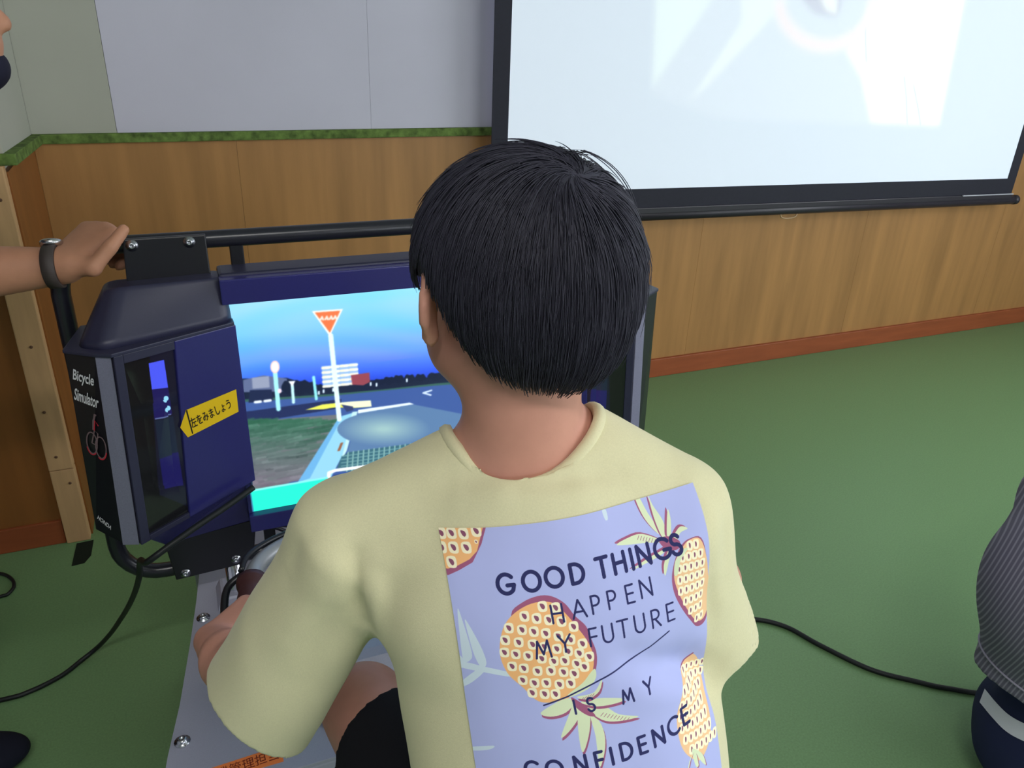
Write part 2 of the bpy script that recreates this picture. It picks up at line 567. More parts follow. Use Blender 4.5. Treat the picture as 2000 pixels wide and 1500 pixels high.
from_bm('baseboard_back', bm, M_BASE, None, False, 'structure')

# ---------------------------------------------------------------- left return wall and the wall that runs on to the left
wl = box('wall_left', (-3.2, YF + 0.02, 0.0), (XL - 0.012, YB + 0.1, 2.80), M_WHITE_SHADE, kind='structure')
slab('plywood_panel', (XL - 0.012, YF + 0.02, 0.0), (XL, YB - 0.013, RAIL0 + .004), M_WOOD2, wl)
slab('wall_board', (XL - 0.012, YF + 0.01, RAIL1), (XL, YB - 0.011, 2.80), M_WHITE_SHADE, wl)
slab('wall_board', (-3.2, YF, RAIL1), (XL - 0.0125, YF + 0.02, 2.80), M_WHITE_SHADE, wl)
for x0, x1 in ((-3.2, -2.2), (-2.199, -1.3), (-1.299, XL - 0.068)):
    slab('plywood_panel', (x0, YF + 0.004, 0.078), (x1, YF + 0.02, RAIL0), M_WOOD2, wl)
box('baseboard_left', (-3.2, YF - 0.004, 0.0), (XL - 0.068, YF + 0.02, 0.078), M_BASE, None, 0.003, 'structure')
# rail along the return wall (top shows as a ledge) and the pale lath on the outer corner
prism('trim_2', [(XL - 0.01, YF - 0.004, RAIL0 + .022), (XL + 0.026, YF - 0.004, RAIL0 + .022), (XL + 0.026, YB - 0.027, RAIL0), (XL - 0.01, YB - 0.027, RAIL0)], (0, 0, RAIL1 - RAIL0), M_MOSS, None, 0.002)
bpy.data.objects['trim_2']['kind'] = 'structure'
t3 = box('trim_3', (XL - 0.066, YF - 0.010, 0.0), (XL - 0.004, YF + 0.02, 0.245), M_LATH, None, 0.003, 'structure')
slab('lath', (XL - 0.066, YF - 0.012, 0.247), (XL - 0.004, YF + 0.02, RAIL0 + 0.022), M_LATH, t3, bevel=0.003)
slab('lath_cap', (XL - 0.070, YF - 0.016, RAIL0 + .024), (XL - 0.0105, YF + 0.02, RAIL1 + 0.034), M_LATH, t3, bevel=0.004)
for z in (0.20, 0.29, 0.43, 0.62, 0.84, 1.0):
    lathe('nail', [(0.0001, 0.0032), (0.003, 0.003), (0.0042, 0.001), (0.0042, 0)], (XL - 0.032 + 0.01 * math.sin(z * 40), YF - (0.0095 if z < .246 else 0.0115), z), (0, -1, 0), M_NAIL, t3, 10)

# ---------------------------------------------------------------- the walls behind the camera, with windows
M_FRAME = mat('window_frame', (190, 190, 188), 0.4, 0.5)
M_GLASS = bpy.data.materials.new('window_glass'); M_GLASS.use_nodes = True
_b = M_GLASS.node_tree.nodes['Principled BSDF']
_b.inputs['Transmission Weight'].default_value = 1.0; _b.inputs['Roughness'].default_value = 0.0; _b.inputs['IOR'].default_value = 1.02
wr = bmesh.new()
for lo, hi in (((5.1, -4.2, 0), (5.2, YB + .1, .88)), ((5.1, -4.2, 2.42), (5.2, YB + .1, 2.8)), ((5.1, -4.2, .88), (5.2, -2.12, 2.42)), ((5.1, 0.92, .88), (5.2, YB + .1, 2.42))):
    bm_box(wr, lo, hi)
from_bm('wall_right', wr, M_WHITE, kind='structure')
wk = bmesh.new()
for lo, hi in (((-3.2, -4.2, 0), (5.1, -4.1, .98)), ((-3.2, -4.2, 2.52), (5.1, -4.1, 2.8)), ((-3.2, -4.2, .98), (1.38, -4.1, 2.52)), ((4.62, -4.2, .98), (5.1, -4.1, 2.52))):
    bm_box(wk, lo, hi)
from_bm('wall_rear', wk, M_WHITE, kind='structure')
box('wall_far_left', (-3.3, -4.2, 0), (-3.2, YB + .1, 2.8), M_WHITE, kind='structure')
def window(name, fn):
    w = bmesh.new()
    L = 3.04 if fn == 'x' else 3.24
    z0, z1 = (.88, 2.42) if fn == 'x' else (.98, 2.52)
    def put(lo, hi):
        if fn == 'x': bm_box(w, (5.12, -2.12 + lo[0], lo[1]), (5.18, -2.12 + hi[0], hi[1]))
        else: bm_box(w, (1.38 + lo[0], -4.18, lo[1]), (1.38 + hi[0], -4.12, hi[1]))
    put((0, z0), (L, z0 + .05)); put((0, z1 - .05), (L, z1))
    for k in range(4):
        x = k * (L - .05) / 3
        put((x, z0 + .05), (x + .05, z1 - .05))
    o = from_bm(name, w, M_FRAME, kind='structure')
    for k in range(3):
        x = k * (L - .05) / 3 + .05; x1 = (k + 1) * (L - .05) / 3
        if fn == 'x': box('pane', (5.148, -2.12 + x, z0 + .05), (5.152, -2.12 + x1, z1 - .05), M_GLASS, o)
        else: box('pane', (1.38 + x, -4.152, z0 + .05), (1.38 + x1, -4.148, z1 - .05), M_GLASS, o)
window('window_1', 'x'); window('window_2', 'y')

# ---------------------------------------------------------------- added ceiling lamp, out of view, to brighten the boy's back
cl = empty('added_fill_lamp', (-0.10, -0.75, 2.80), 'added fill lamp, out of view above and behind the seated boy', 'lamp')
M_FILL_LAMP = mat('fill_lamp_white', (224, 224, 222), 0.4, 0.4)
prism('fill_lamp_housing', [(-0.72, -0.88, 2.80), (0.52, -0.88, 2.80), (0.52, -0.62, 2.80), (-0.72, -0.62, 2.80)], (0, 0, -0.05), M_FILL_LAMP, cl, 0.008)
for y in (-0.865, -0.635):
    box('fill_lamp_louvre', (-0.72, y - .012, 2.70), (0.52, y + .012, 2.752), M_FILL_LAMP, cl, 0.003)
for x in (-0.71, 0.51):
    box('fill_lamp_end', (x - .012, -0.877, 2.70), (x + .012, -0.623, 2.752), M_FILL_LAMP, cl, 0.003)

# ---------------------------------------------------------------- projection screen, hung a little crooked in front of the wall
ps = empty('projection_screen', (2.36, 2.60, 0.70), 'large white projection screen with a black border showing a washed out bright picture', 'screen')
SX0, SX1, SY = 1.006, 3.70, 2.60
def sz(x, z): return z - 0.0185 * (x - 2.3)            # the slight tilt
def quad(x0, x1, z0, z1, y0, y1, name, m, label=None, bevel=0.0):
    return prism(name, [(x0, y0, sz(x0, z0)), (x1, y0, sz(x1, z0)), (x1, y0, sz(x1, z1)), (x0, y0, sz(x0, z1))], (0, y1 - y0, 0), m, ps, bevel, label)
ZB0 = 0.765      # lower edge of the black border
quad(SX0, 1.066, ZB0, 2.6, SY, SY + 0.003, 'border', M_SCREEN_EDGE)
quad(3.640, SX1, ZB0, 2.6, SY, SY + 0.003, 'border', M_SCREEN_EDGE)
quad(1.066, 3.640, ZB0, 0.848, SY, SY + 0.003, 'border', M_SCREEN_EDGE)
# the fabric carries the projected picture: mostly blown out, bottom corner of it bright, a pink arc and a grey figure
PX = [(1285, 0), (1885, 0), (1835, 245), (1275, 245)]
W_, H_ = 900, 620
cv = Canvas(W_, H_, (226, 234, 247), 1)
fx0, fx1, fz0, fz1 = 1.066, 3.640, 0.848, 2.6
def fpx(x, z): return ((x - fx0) / (fx1 - fx0) * W_, (fz1 - z) / (fz1 - fz0) * H_)
def spx(pts): # measured points of the picture on the screen plane
    out = []
    for (x, y) in pts:
        d = (x - 1000) / 1530 * _r + (750 - y) / 1530 * _u + _f
        t = SY / d.y
        X, Z = d.x * t, 1.45 + d.z * t
        out.append(fpx(X, Z + 0.0185 * (X - 2.3)))
    return out
cv.poly(spx([(1285, -120), (1912, -120), (1885, 0), (1835, 246), (1690, 241), (1560, 238), (1400, 230), (1272, 180)]), (231, 238, 250))
cv.poly(spx([(1285, -120), (1480, -120), (1390, 0), (1275, 170)]), (243, 252, 255))
cv.poly(spx([(1500, -120), (1540, 0), (1390, 160), (1345, 200), (1450, 40), (1440, -100)]), (244, 250, 255))
cv.poly(spx([(1660, -120), (1912, -120), (1885, 0), (1835, 246), (1700, 241), (1680, 150), (1650, 100), (1700, 0)]), (255, 255, 255))
for k, (w_, c_) in enumerate(((64, (246, 243, 251)), (40, (252, 246, 250)), (18, (254, 238, 242)))):
    p = spx(arc(1612, -6, 92, 96, 10, 170, 24))
    cv.stroke(p, w_ * .32, c_)
cv.poly(spx([(1560, -60), (1650, -60), (1642, 20), (1632, 36), (1590, 26), (1566, 0)]), (216, 218, 232))
cv.poly(spx([(1598, -20), (1636, -10), (1634, 30), (1612, 18)]), (250, 252, 255))
im_s = blur(cv.out(), 30)
for q in ([(1766, 150), (1770, 190), (1772, 241)], [(1784, 165), (1792, 205), (1798, 242)], [(1690, 60), (1692, 120)]):
    cv.a = np.ascontiguousarray(im_s); cv.ss = 1
    cv.stroke(spx(q), 1.6, (214, 222, 232), .8)
    im_s = cv.a
im_s = blur(im_s, 1)
M_FABRIC = img_mat('projected_picture', im_s, emit=0.30, rough=0.9, spec=0.1)
fab = mesh('fabric', [(fx0, SY, sz(fx0, fz0)), (fx1, SY, sz(fx1, fz0)), (fx1, SY, sz(fx1, fz1)), (fx0, SY, sz(fx0, fz1)),
                      (fx0, SY + .003, sz(fx0, fz0)), (fx1, SY + .003, sz(fx1, fz0)), (fx1, SY + .003, sz(fx1, fz1)), (fx0, SY + .003, sz(fx0, fz1))],
           [(0, 1, 2, 3), (7, 6, 5, 4), (0, 4, 5, 1), (1, 5, 6, 2), (2, 6, 7, 3), (3, 7, 4, 0)], M_FABRIC, ps)
set_uv(fab, [(0, 0), (1, 0), (1, 1), (0, 1)] * 2)
# weighted bar with a batten lip and end caps
bp_ = [(SX0 - .02, SY + .012, sz(SX0 - .02, .742)), (3.735, SY + .012, sz(3.735, .742))]
tube('weight_bar', bp_, 0.021, M_BARBLACK, ps, 16)
quad(SX0 - .005, SX1 + .004, .752, .775, SY - 0.006, SY + 0.016, 'batten', M_BARBLACK, None, 0.003)
for x in (SX0 - .03, 3.735):
    lathe('end_cap', [(.0001, 0), (.017, 0), (.023, .006), (.023, .026), (.017, .032), (.0001, .032)], (x, SY + .012, sz(x, .742)), (1, 0, 0), M_BARBLACK, ps, 16)
M_LIP = mat('pale_metal_lip', (190, 190, 200), 0.35, 0.5)
quad(3.36, 3.70, .7735, .778, SY - 0.012, SY - 0.006, 'bare_lip', M_LIP, 'bare pale metal edge of the batten')
M_TAG = mat('pull_loop', (172, 140, 104), 0.4, 0.4)
tube('pull_loop', spline([(2.32, 2.606, sz(2.32, .726)), (2.33, 2.604, sz(2.33, .710)), (2.365, 2.603, sz(2.36, .706)), (2.40, 2.604, sz(2.4, .711)), (2.41, 2.606, sz(2.41, .726))], 6), 0.0035, M_TAG, ps, 8)
# hanging case up at the ceiling, outside the frame
box('roller_case', (SX0 - .06, SY - .04, 2.60), (SX1 + .06, SY + .06, 2.70), M_WHITE, ps, 0.012)
box('hanger', (SX0, SY - .01, 2.70), (SX0 + .04, SY + .03, 2.80), M_WHITE, ps, 0.004)
box('hanger', (SX1 - .04, SY - .01, 2.70), (SX1, SY + .03, 2.80), M_WHITE, ps, 0.004)

# ---------------------------------------------------------------- floor cords and tape
def cord(name, pts, label, r=0.0055, n=10):
    o = tube(name, spline(pts, n), r, M_CORD, None, 10)
    tag(o, label, 'cord')
    return o
cord('power_cord', [(.048, 1.254, .672), (.0, 1.227, .660), (-.053, 1.199, .648), (-.100, 1.176, .634), (-.134, 1.178, .612), (-0.153, 1.262, 0.5577), (-0.1658, 1.312, 0.4891), (-0.1883, 1.39, 0.3977), (-0.2157, 1.47, 0.3054), (-0.2484, 1.555, 0.209), (-0.2887, 1.635, 0.109), (-.333, 1.690, .030), (-.372, 1.682, .008), (-0.4117, 1.6483, .0055), (-0.4717, 1.6214, .0055), (-0.5316, 1.6153, .0055), (-0.75, 1.63, .0055), (-1.1, 1.75, .0055), (-1.6, 1.7, .0055)],
     'black cord hanging from the display box and curving across the floor to the left edge')
cord('loop_cord', [(-1.2, 2.05, .0045), (-0.85, 2.13, .0045), (-0.66, 2.125, .0045), (-0.6016, 2.1109, .0045), (-0.5702, 2.0767, .0045), (-0.5593, 2.0391, .0045), (-0.5697, 2.0101, .0045), (-0.5867, 2.0055, .0045), (-0.66, 1.99, .0045), (-0.8, 1.99, .0045), (-1.2, 1.9, .0045)],
     'small loop of thin dark cord on the floor below the wooden panel at left', 0.0045)
cord('extension_cord', [(0.86, 1.30, .006), (1.0, 1.285, .006), (1.15, 1.27, .006), (1.2628, 1.2401, .006), (1.3285, 1.1855, .006), (1.3662, 1.1022, .006), (1.4282, 0.9902, .006), (1.5058, 0.9193, .006), (1.5603, 0.8768, .006), (1.666, 0.8207, .006), (1.9, 0.78, .006), (2.4, 0.9, .006)],
     'black cord snaking over the green floor right of the boy', 0.0062)
tp = prism('floor_tape', [(-0.4253, 2.0873, .0002), (-0.3934, 2.0904, .0002), (-0.3784, 2.1218, .0002), (-0.3762, 2.1977, .0002), (-0.4204, 2.1951, .0002)], (0, 0, .0012), M_TAPE)
tag(tp, 'short piece of black tape on the floor by the pale corner lath', 'tape')
# ================================================================ the bicycle simulator
M_BLACKP_LIT = mat('screen_lit_black_plastic', (42, 41, 104), 0.26, 0.5, var=0.04, scale=300)  # black plastic with the blue glow of the screen mixed into its colour
M_NAVY2 = mat('dark_navy_plastic', (42, 42, 66), 0.42, 0.45, var=0.05, scale=400)
M_BLACKP = mat('black_plastic', (18, 18, 26), 0.38, 0.45)
M_GREYEDGE = mat('grey_edge_plastic', (118, 118, 140), 0.45, 0.45, var=0.08, scale=500)
M_BLACKGLASS = mat('black_glass', (5, 5, 9), 0.04, 0.6, coat=0.4)
M_TUBE = mat('black_painted_tube', (30, 30, 40), 0.28, 0.5)
M_CHROME = mat('chrome', (205, 205, 212), 0.14, 0.5, metal=1.0)
M_BOLT = mat('zinc_bolt', (176, 178, 186), 0.26, 0.5, metal=1.0)
M_SILVER = mat('silver_paint', (168, 168, 186), 0.42, 0.5, metal=0.25, var=0.04, scale=600)
M_GRIP = mat('brown_rubber_grip', (66, 36, 38), 0.45, 0.4)
M_BAR = mat('handlebar_grey', (150, 152, 158), 0.42, 0.5, metal=0.35)
M_YEL = mat('yellow_sticker', (226, 186, 20), 0.4, 0.4)
M_INK = mat('black_ink', (18, 18, 22), 0.5, 0.3)
M_WHT = mat('white_ink', (220, 220, 226), 0.5, 0.3)
M_RED = mat('red_ink', (196, 44, 62), 0.5, 0.3)
M_GRY = mat('grey_ink', (120, 100, 106), 0.5, 0.3)
M_ORG = mat('orange_sticker', (236, 128, 66), 0.5, 0.35, var=0.05, scale=20)
M_DRED = mat('dark_red_ink', (120, 40, 26), 0.5, 0.3)

SC = 0.32                                    # middle of the machine
sim = empty('bicycle_simulator', (SC, 1.20, 0.0), 'black bicycle riding simulator with lit screen, flared side displays and a silver base', 'simulator')

def text_on(name, s, origin, u, v, height, m, parent, width=None, xs=1.0, bold=0.0, lift=0.0003, label=None, shear=0.0):
    """flat lettering on a surface: origin = lower left, u = reading direction, v = up; height = cap height"""
    c = bpy.data.curves.new(name, 'FONT')
    c.body = s; c.size = 1.0; c.offset = bold; c.shear = shear; c.resolution_u = 4
    o = bpy.data.objects.new(name, c); COL.objects.link(o)
    dg = bpy.context.evaluated_depsgraph_get()
    me0 = o.evaluated_get(dg).to_mesh()
    n = len(me0.vertices)
    co = np.empty(n * 3, np.float32); me0.vertices.foreach_get('co', co); co = co.reshape(-1, 3)
    F = [tuple(p.vertices) for p in me0.polygons]
    o.evaluated_get(dg).to_mesh_clear()
    bpy.data.objects.remove(o); bpy.data.curves.remove(c)
    x0, x1 = co[:, 0].min(), co[:, 0].max(); y0, y1 = co[:, 1].min(), co[:, 1].max()
    k = height / (y1 - y0)
    kx = (width / (x1 - x0)) if width else k * xs
    u, v = nrm(u), A_(v); v = v - u * (v @ u); v = v / np.linalg.norm(v); w = np.cross(u, v)
    P = A_(origin) + np.outer((co[:, 0] - x0) * kx, u) + np.outer((co[:, 1] - y0) * k, v) + w * lift
    return mesh(name, P, F, m, parent, False, None, label)

def ribbon(name, paths, w, origin, u, v, m, parent, lift=0.0004, label=None):
    u, v = nrm(u), A_(v); v = v - u * (v @ u); v /= np.linalg.norm(v); nn = np.cross(u, v)
    V, F = [], []
    for path in paths:
        p = np.asarray(path, float); b = len(V); n = len(p)
        for i in range(n):
            t = p[min(i + 1, n - 1)] - p[max(i - 1, 0)]; t = t / (np.linalg.norm(t) + 1e-9)
            s = np.array([-t[1], t[0]]) * w / 2
            for q in (p[i] + s, p[i] - s): V.append(A_(origin) + q[0] * u + q[1] * v + nn * lift)
        F += [(b + 2 * i, b + 2 * i + 1, b + 2 * i + 3, b + 2 * i + 2) for i in range(n - 1)]
    return mesh(name, V, F, m, parent, False, None, label)

def loft(name, lower, upper, m, parent, bevel=0.0, label=None):
    bm = bmesh.new()
    a = [bm.verts.new(p) for p in lower]; b = [bm.verts.new(p) for p in upper]
    n = len(a)
    bm.faces.new(a[::-1]); bm.faces.new(b)
    for i in range(n): bm.faces.new((a[i], a[(i + 1) % n], b[(i + 1) % n], b[i]))
    if bevel > 0:
        bmesh.ops.bevel(bm, geom=list(bm.edges), offset=bevel, segments=2, profile=0.6, affect='EDGES')
    return from_bm(name, bm, m, parent, False, None, label)

def hood(name, lower, upper, m, parent, rows=6, rad=.020):
    """soft cornered cover: rounded outline lofted upwards with a rounded top edge"""
    def rnd(poly, r, n=5):
        poly = [A_(p) for p in poly]; out = []; N = len(poly)
        for i in range(N):
            p, a, b = poly[i], poly[i - 1] - poly[i], poly[(i + 1) % N] - poly[i]
            r1, r2 = min(r, np.linalg.norm(a) * .3), min(r, np.linalg.norm(b) * .3)
            q0, q1 = p + a / np.linalg.norm(a) * r1, p + b / np.linalg.norm(b) * r2
            for k in range(n + 1):
                t = k / n
                out.append(q0 * (1 - t) ** 2 + 2 * p * t * (1 - t) + q1 * t * t)
        return np.array(out)
    L, U = rnd(lower, rad), rnd(upper, rad)
    cU = U.mean(0)
    rings = [L * (1 - t) + U * t for t in np.linspace(0, .92, rows)]
    for a in (20, 45, 70, 90):
        a = math.radians(a)
        k = 1 - .10 * (1 - math.cos(a))
        base = L * .08 + U * .92
        r_ = base + (U - base) * math.sin(a)
        rings.append(cU * (1 - k) * np.array([1, 1, 0]) + r_ * np.array([k, k, 1]))
    V = np.concatenate(rings); n = len(L); F = []
    for i in range(len(rings) - 1):
        for k in range(n): F.append((i * n + k, i * n + (k + 1) % n, (i + 1) * n + (k + 1) % n, (i + 1) * n + k))
    F.append(tuple(range(n))[::-1]); F.append(tuple((len(rings) - 1) * n + k for k in range(n)))
    return mesh(name, V, F, m, parent, True)

def bolt(p, axis, r=0.0065, h=0.005, parent=sim, name='bolt'):
    V, F = lathe_data([(r * 1.5, 0), (r * 1.5, .0012), (r, .0014), (r, h * .7), (r * .6, h), (r * .35, h), (r * .3, h * .6), (.0001, h * .6)], p, axis, 14)
    return mesh(name, V, F, M_BOLT, parent, True)

# ---------------------------------------------------------------- base: silver cover over the front of the machine
ZT = 0.36
def mx(x): return 2 * SC - x
edge = [(-0.150, 0.905), (-0.135, 1.0), (-0.115, 1.10), (-0.094, 1.24), (-0.078, 1.36), (-0.068, 1.45), (-0.072, 1.52), (-0.09, 1.58)]
plan = edge + [(mx(x), y) for x, y in edge[::-1]]
base = loft('base_cover', [(x, y, 0.0) for x, y in plan], [(x, y, ZT) for x, y in plan], M_SILVER, sim, 0.008)
loft('top_flange', [(x * 1.0 + (-.004 if x < SC else .004), y, ZT - .004) for x, y in plan], [(x + (-.004 if x < SC else .004), y, ZT + .003) for x, y in plan], M_SILVER, base, 0.001)
for (x, y) in ((-0.076, 1.309), (-0.122, 1.02), (mx(-0.076), 1.309), (mx(-0.122), 1.02)):
    bolt((x + (.005 if x < SC else -.005), y, ZT + .003), (0, 0, 1), 0.0085, 0.008, base, 'cover_bolt')
loft('column_boss', [(-0.045, 1.315, ZT), (0.042, 1.315, ZT), (0.042, 1.40, ZT), (-0.045, 1.40, ZT)], [(-0.034, 1.325, ZT + .028), (0.034, 1.325, ZT + .028), (0.034, 1.39, ZT + .028), (-0.034, 1.39, ZT + .028)], M_SILVER, base, 0.006)
loft('column_boss', [(mx(-0.045), 1.315, ZT), (mx(0.042), 1.315, ZT), (mx(0.042), 1.40, ZT), (mx(-0.045), 1.40, ZT)][::-1], [(mx(-0.034), 1.325, ZT + .028), (mx(0.034), 1.325, ZT + .028), (mx(0.034), 1.39, ZT + .028), (mx(-0.034), 1.39, ZT + .028)][::-1], M_SILVER, base, 0.006)
# raised ridge in the middle of the cover that carries the steering column
loft('centre_ridge', [(SC - .23, .96, ZT), (SC + .23, .96, ZT), (SC + .20, 1.42, ZT), (SC - .20, 1.42, ZT)], [(SC - .20, 1.0, ZT + .10), (SC + .20, 1.0, ZT + .10), (SC + .17, 1.38, ZT + .10), (SC - .17, 1.38, ZT + .10)], M_SILVER, base, 0.02)
for x in (-0.004, mx(-0.004)):
    lathe('display_column', [(.019, ZT + .026), (.019, ZT + .030), (.0155, ZT + .036), (.0155, .475)], (x, 1.357, 0), (0, 0, 1), M_CHROME, sim, 20)
# orange notice on the cover
prism('notice_sticker', [(-0.133, 0.925, ZT + .0031), (0.030, 0.925, ZT + .0031), (0.030, 0.957, ZT + .0031), (-0.128, 0.950, ZT + .0031)], (0, 0, .0004), M_ORG, base)
text_on('notice_lettering', '危機管理担当', (-0.088, 0.926, ZT + .0036), (1, 0.06, 0), (0, 1, 0), 0.021, M_DRED, base, width=0.112, lift=0.0002)

# ---------------------------------------------------------------- tube frame round the displays
TX, TY, TZ0, TZ1, TR = -0.199, 1.362, 0.455, 1.094, 0.0145
def rrect(x0, x1, z0, z1, r, y, n=7):
    P = []
    for cx, cz, a0 in ((x1 - r, z1 - r, 0), (x0 + r, z1 - r, 90), (x0 + r, z0 + r, 180), (x1 - r, z0 + r, 270)):
        for i in range(n + 1):
            a = math.radians(a0 + 90 * i / n)
            P.append((cx + r * math.cos(a), y, cz + r * math.sin(a)))
    return P
tube('frame_tube', rrect(TX, mx(TX), TZ0, TZ1, 0.075, TY), TR, M_TUBE, sim, 16, True)
for x in (0.072, mx(0.072)):
    box('hanger_tab', (x - .011, TY - .008, 1.0), (x + .011, TY + .006, 1.085), M_BLACKP, sim, 0.002)
    box('hanger_tab', (x - .011, TY - .008, .462), (x + .011, TY + .006, .58), M_BLACKP, sim, 0.002)

# ---------------------------------------------------------------- main monitor
MX0, MX1, MZ0, MZ1, MY = 0.043, 0.597, 0.591, 1.004, 1.300
mon = box('monitor', (0.036, MY + .004, .552), (mx(0.036), MY + .062, 1.050), M_NAVY2, sim, 0.006)
for lo, hi in (((0.036, MY - .016, MZ1), (mx(.036), MY + .006, 1.046)), ((0.036, MY - .016, .556), (mx(.036), MY + .006, MZ0)),
               ((0.036, MY - .006, MZ0), (MX0, MY + .006, MZ1)), ((MX1, MY - .006, MZ0), (mx(.036), MY + .006, MZ1))):
    box('bezel', lo, hi, M_BLACKP_LIT, mon, 0.002)
W_, H_ = 960, 716
def zpx(pts, oy=450):  # points measured on the screen -> canvas
    out = []
    for (x, y) in pts:
        x, y = 400 + x / 3.75, oy + y / 3.75
        d = (x - 1000) / 1530 * _r + (750 - y) / 1530 * _u + _f
        t = MY / d.y
        out.append(((d.x * t - MX0) / (MX1 - MX0) * W_, (MZ1 - 1.45 - d.z * t) / (MZ1 - MZ0) * H_))
    return out
cv = Canvas(W_, H_, (60, 90, 160), 2)
yy = np.linspace(0, 1, H_ * 2)[:, None]; xx = np.linspace(0, 1, W_ * 2)[None, :]
sky = [(0, (150, 224, 255)), (.16, (124, 204, 255)), (.29, (104, 160, 255)), (.40, (52, 92, 235)), (.45, (32, 58, 205)), (1, (30, 50, 190))]
g = np.stack([np.interp(yy + .05 * np.sin(xx * 5 + 1) * .4, [s[0] for s in sky], [s[1][k] for s in sky]) + 0 * xx for k in range(3)], -1)
n1 = np.sin(xx * 9 + 3 * np.sin(yy * 13)) * np.sin(yy * 23 + 2 * np.sin(xx * 6))
g += (n1 * (yy < .34) * 9)[..., None] * np.array([1.5, .1, .0])
cv.a[:] = g
P = lambda pts, col: cv.poly(zpx(pts), col)
P4 = lambda pts, col: cv.poly(zpx(pts, 750), col)
# ground, kerbs, verge
P([(100, 1090), (300, 1085), (600, 1080), (800, 1140), (1100, 1100), (1500, 1090), (1900, 1050), (2600, 1000), (2600, 1230), (100, 1330)], (22, 34, 62))
P([(100, 1250), (900, 1200), (1300, 1165), (1700, 1120), (2700, 1040), (2700, 1100), (1700, 1150), (1300, 1200), (900, 1240), (100, 1300)], (56, 100, 92))
P([(100, 1270), (900, 1215), (1650, 1140), (2700, 1060), (2700, 2300), (100, 2300)], (62, 92, 160))
P([(280, 1330), (1000, 1235), (1000, 1300), (280, 1420)], (34, 46, 92))
P4([(280, 285), (620, 250), (960, 225), (1000, 210), (1000, 270), (700, 700), (300, 800), (280, 760)], (110, 116, 122))
rs = np.random.default_rng(3)
for i in range(420):
    t = rs.random(); x = 290 + 680 * rs.random(); y = 265 + 480 * rs.random() ** 1.2
    if x > 990 - (y - 230) * .62: continue
    gcol = np.array([56, 110, 88]) * (1 - (y - 265) / 520) + np.array([128, 112, 132]) * ((y - 265) / 520)
    cv.stroke(zpx([(x - 40 - 50 * rs.random(), y + 10), (x, y), (x + 40 + 40 * rs.random(), y - 12)], 750), 6 + 7 * rs.random(), gcol + rs.normal(0, 12), .6)
P4([(985, 240), (1120, 200), (1020, 500), (905, 720), (680, 720)], (150, 214, 240))
P4([(985, 240), (1010, 236), (770, 690), (680, 720)], (110, 180, 232))
P4([(1080, 205), (1120, 200), (1040, 490), (1000, 560)], (196, 236, 240))
P4([(995, 430), (1015, 428), (990, 490), (970, 492)], (150, 96, 70))
P4([(1120, 215), (1530, 150), (2300, 300), (2300, 700), (1045, 500)], (92, 128, 172))
for k in range(30):
    cv.poly(zpx([(1310 + 340 * math.cos(a) * (1 - k * .031) , 330 + 125 * math.sin(a) * (1 - k * .031)) for a in np.linspace(0, 6.28, 40)], 750), np.array([92, 128, 172]) * (1 - (k + 1) / 30 * .8) + np.array([176, 214, 206]) * ((k + 1) / 30 * .8))
P4([(1122, 190), (1500, 136), (1532, 148), (1122, 215)], (236, 250, 255))
P4([(735, 190), (860, 150), (955, 140), (1215, 120), (1222, 165), (1100, 175), (950, 172), (870, 185)], (236, 238, 96))
P4([(950, 140), (1080, 128), (1215, 120), (1222, 165), (1100, 172)], (250, 252, 214))
P4([(1000, 150), (1085, 165), (1090, 190), (1040, 205)], (52, 64, 110))
# cross-hatched basket of the bicycle on the screen
P4([(1000, 535), (1050, 500), (2300, 330), (2300, 640), (960, 640)], (60, 108, 124))
for k in range(40):
    cv.stroke(zpx([(1050 + 38 * k, 500 - 5.2 * k), (1040 + 38 * k, 640)], 750), 4, (150, 196, 190))
for k in range(5):
    cv.stroke(zpx([(1000, 530 + 24 * k), (2300, 352 + 24 * k)], 750), 3, (120, 170, 176))
cv.stroke(zpx([(905, 720), (910, 650), (960, 632), (2200, 470)], 750), 12, (245, 250, 255))
P4([(940, 700), (945, 668), (1500, 590), (1500, 900), (940, 900)], (40, 52, 110))
P4([(335, 775), (900, 680), (905, 740), (2300, 500), (2300, 760), (360, 950)], (40, 250, 214))
P4([(335, 775), (900, 680), (900, 692), (338, 790)], (140, 255, 240))
# houses, trees
P([(280, 1095), (430, 1062), (600, 1085), (620, 1180), (280, 1185)], (96, 110, 150))
P([(345, 1080), (470, 1066), (475, 1150), (350, 1160)], (150, 160, 186))
P([(330, 1170), (490, 1165), (500, 1250), (320, 1262)], (28, 40, 76))
for cx, cy, rx, ry in ((620, 1150, 60, 50), (700, 1150, 70, 55), (770, 1150, 50, 45), (830, 1165, 40, 40), (1280, 1110, 45, 22), (1350, 1100, 45, 28), (1420, 1090, 40, 30), (1500, 1085, 40, 30), (1580, 1080, 40, 28), (1690, 1070, 60, 28), (1820, 1060, 60, 30)):
    cv.poly(zpx([(cx + rx * math.cos(a), cy + ry * math.sin(a) * (1 + .2 * math.sin(5 * a))) for a in np.linspace(0, 6.28, 24)]), (18, 30, 58))
cv.stroke(zpx([(370, 1258), (408, 1254)]), 9, (236, 246, 255)); cv.stroke(zpx([(440, 1250), (480, 1245)]), 9, (236, 246, 255))
P([(855, 995), (1115, 970), (1132, 1090), (1075, 1130), (865, 1155)], (150, 190, 236))
for r_ in range(5):
    for c_ in range(4):
        x, y = 875 + 67 * c_ + 2 * r_, 1008 + 34 * r_ - 7 * c_
        cv.stroke(zpx([(x - 12, y), (x + 12, y - 2)]), 9, (245, 244, 224))
        cv.stroke(zpx([(x + 18, y - 2), (x + 36, y - 4)]), 9, (250, 250, 236))
P([(1070, 1060), (1205, 1042), (1210, 1110), (1160, 1135), (1080, 1130)], (150, 70, 84))
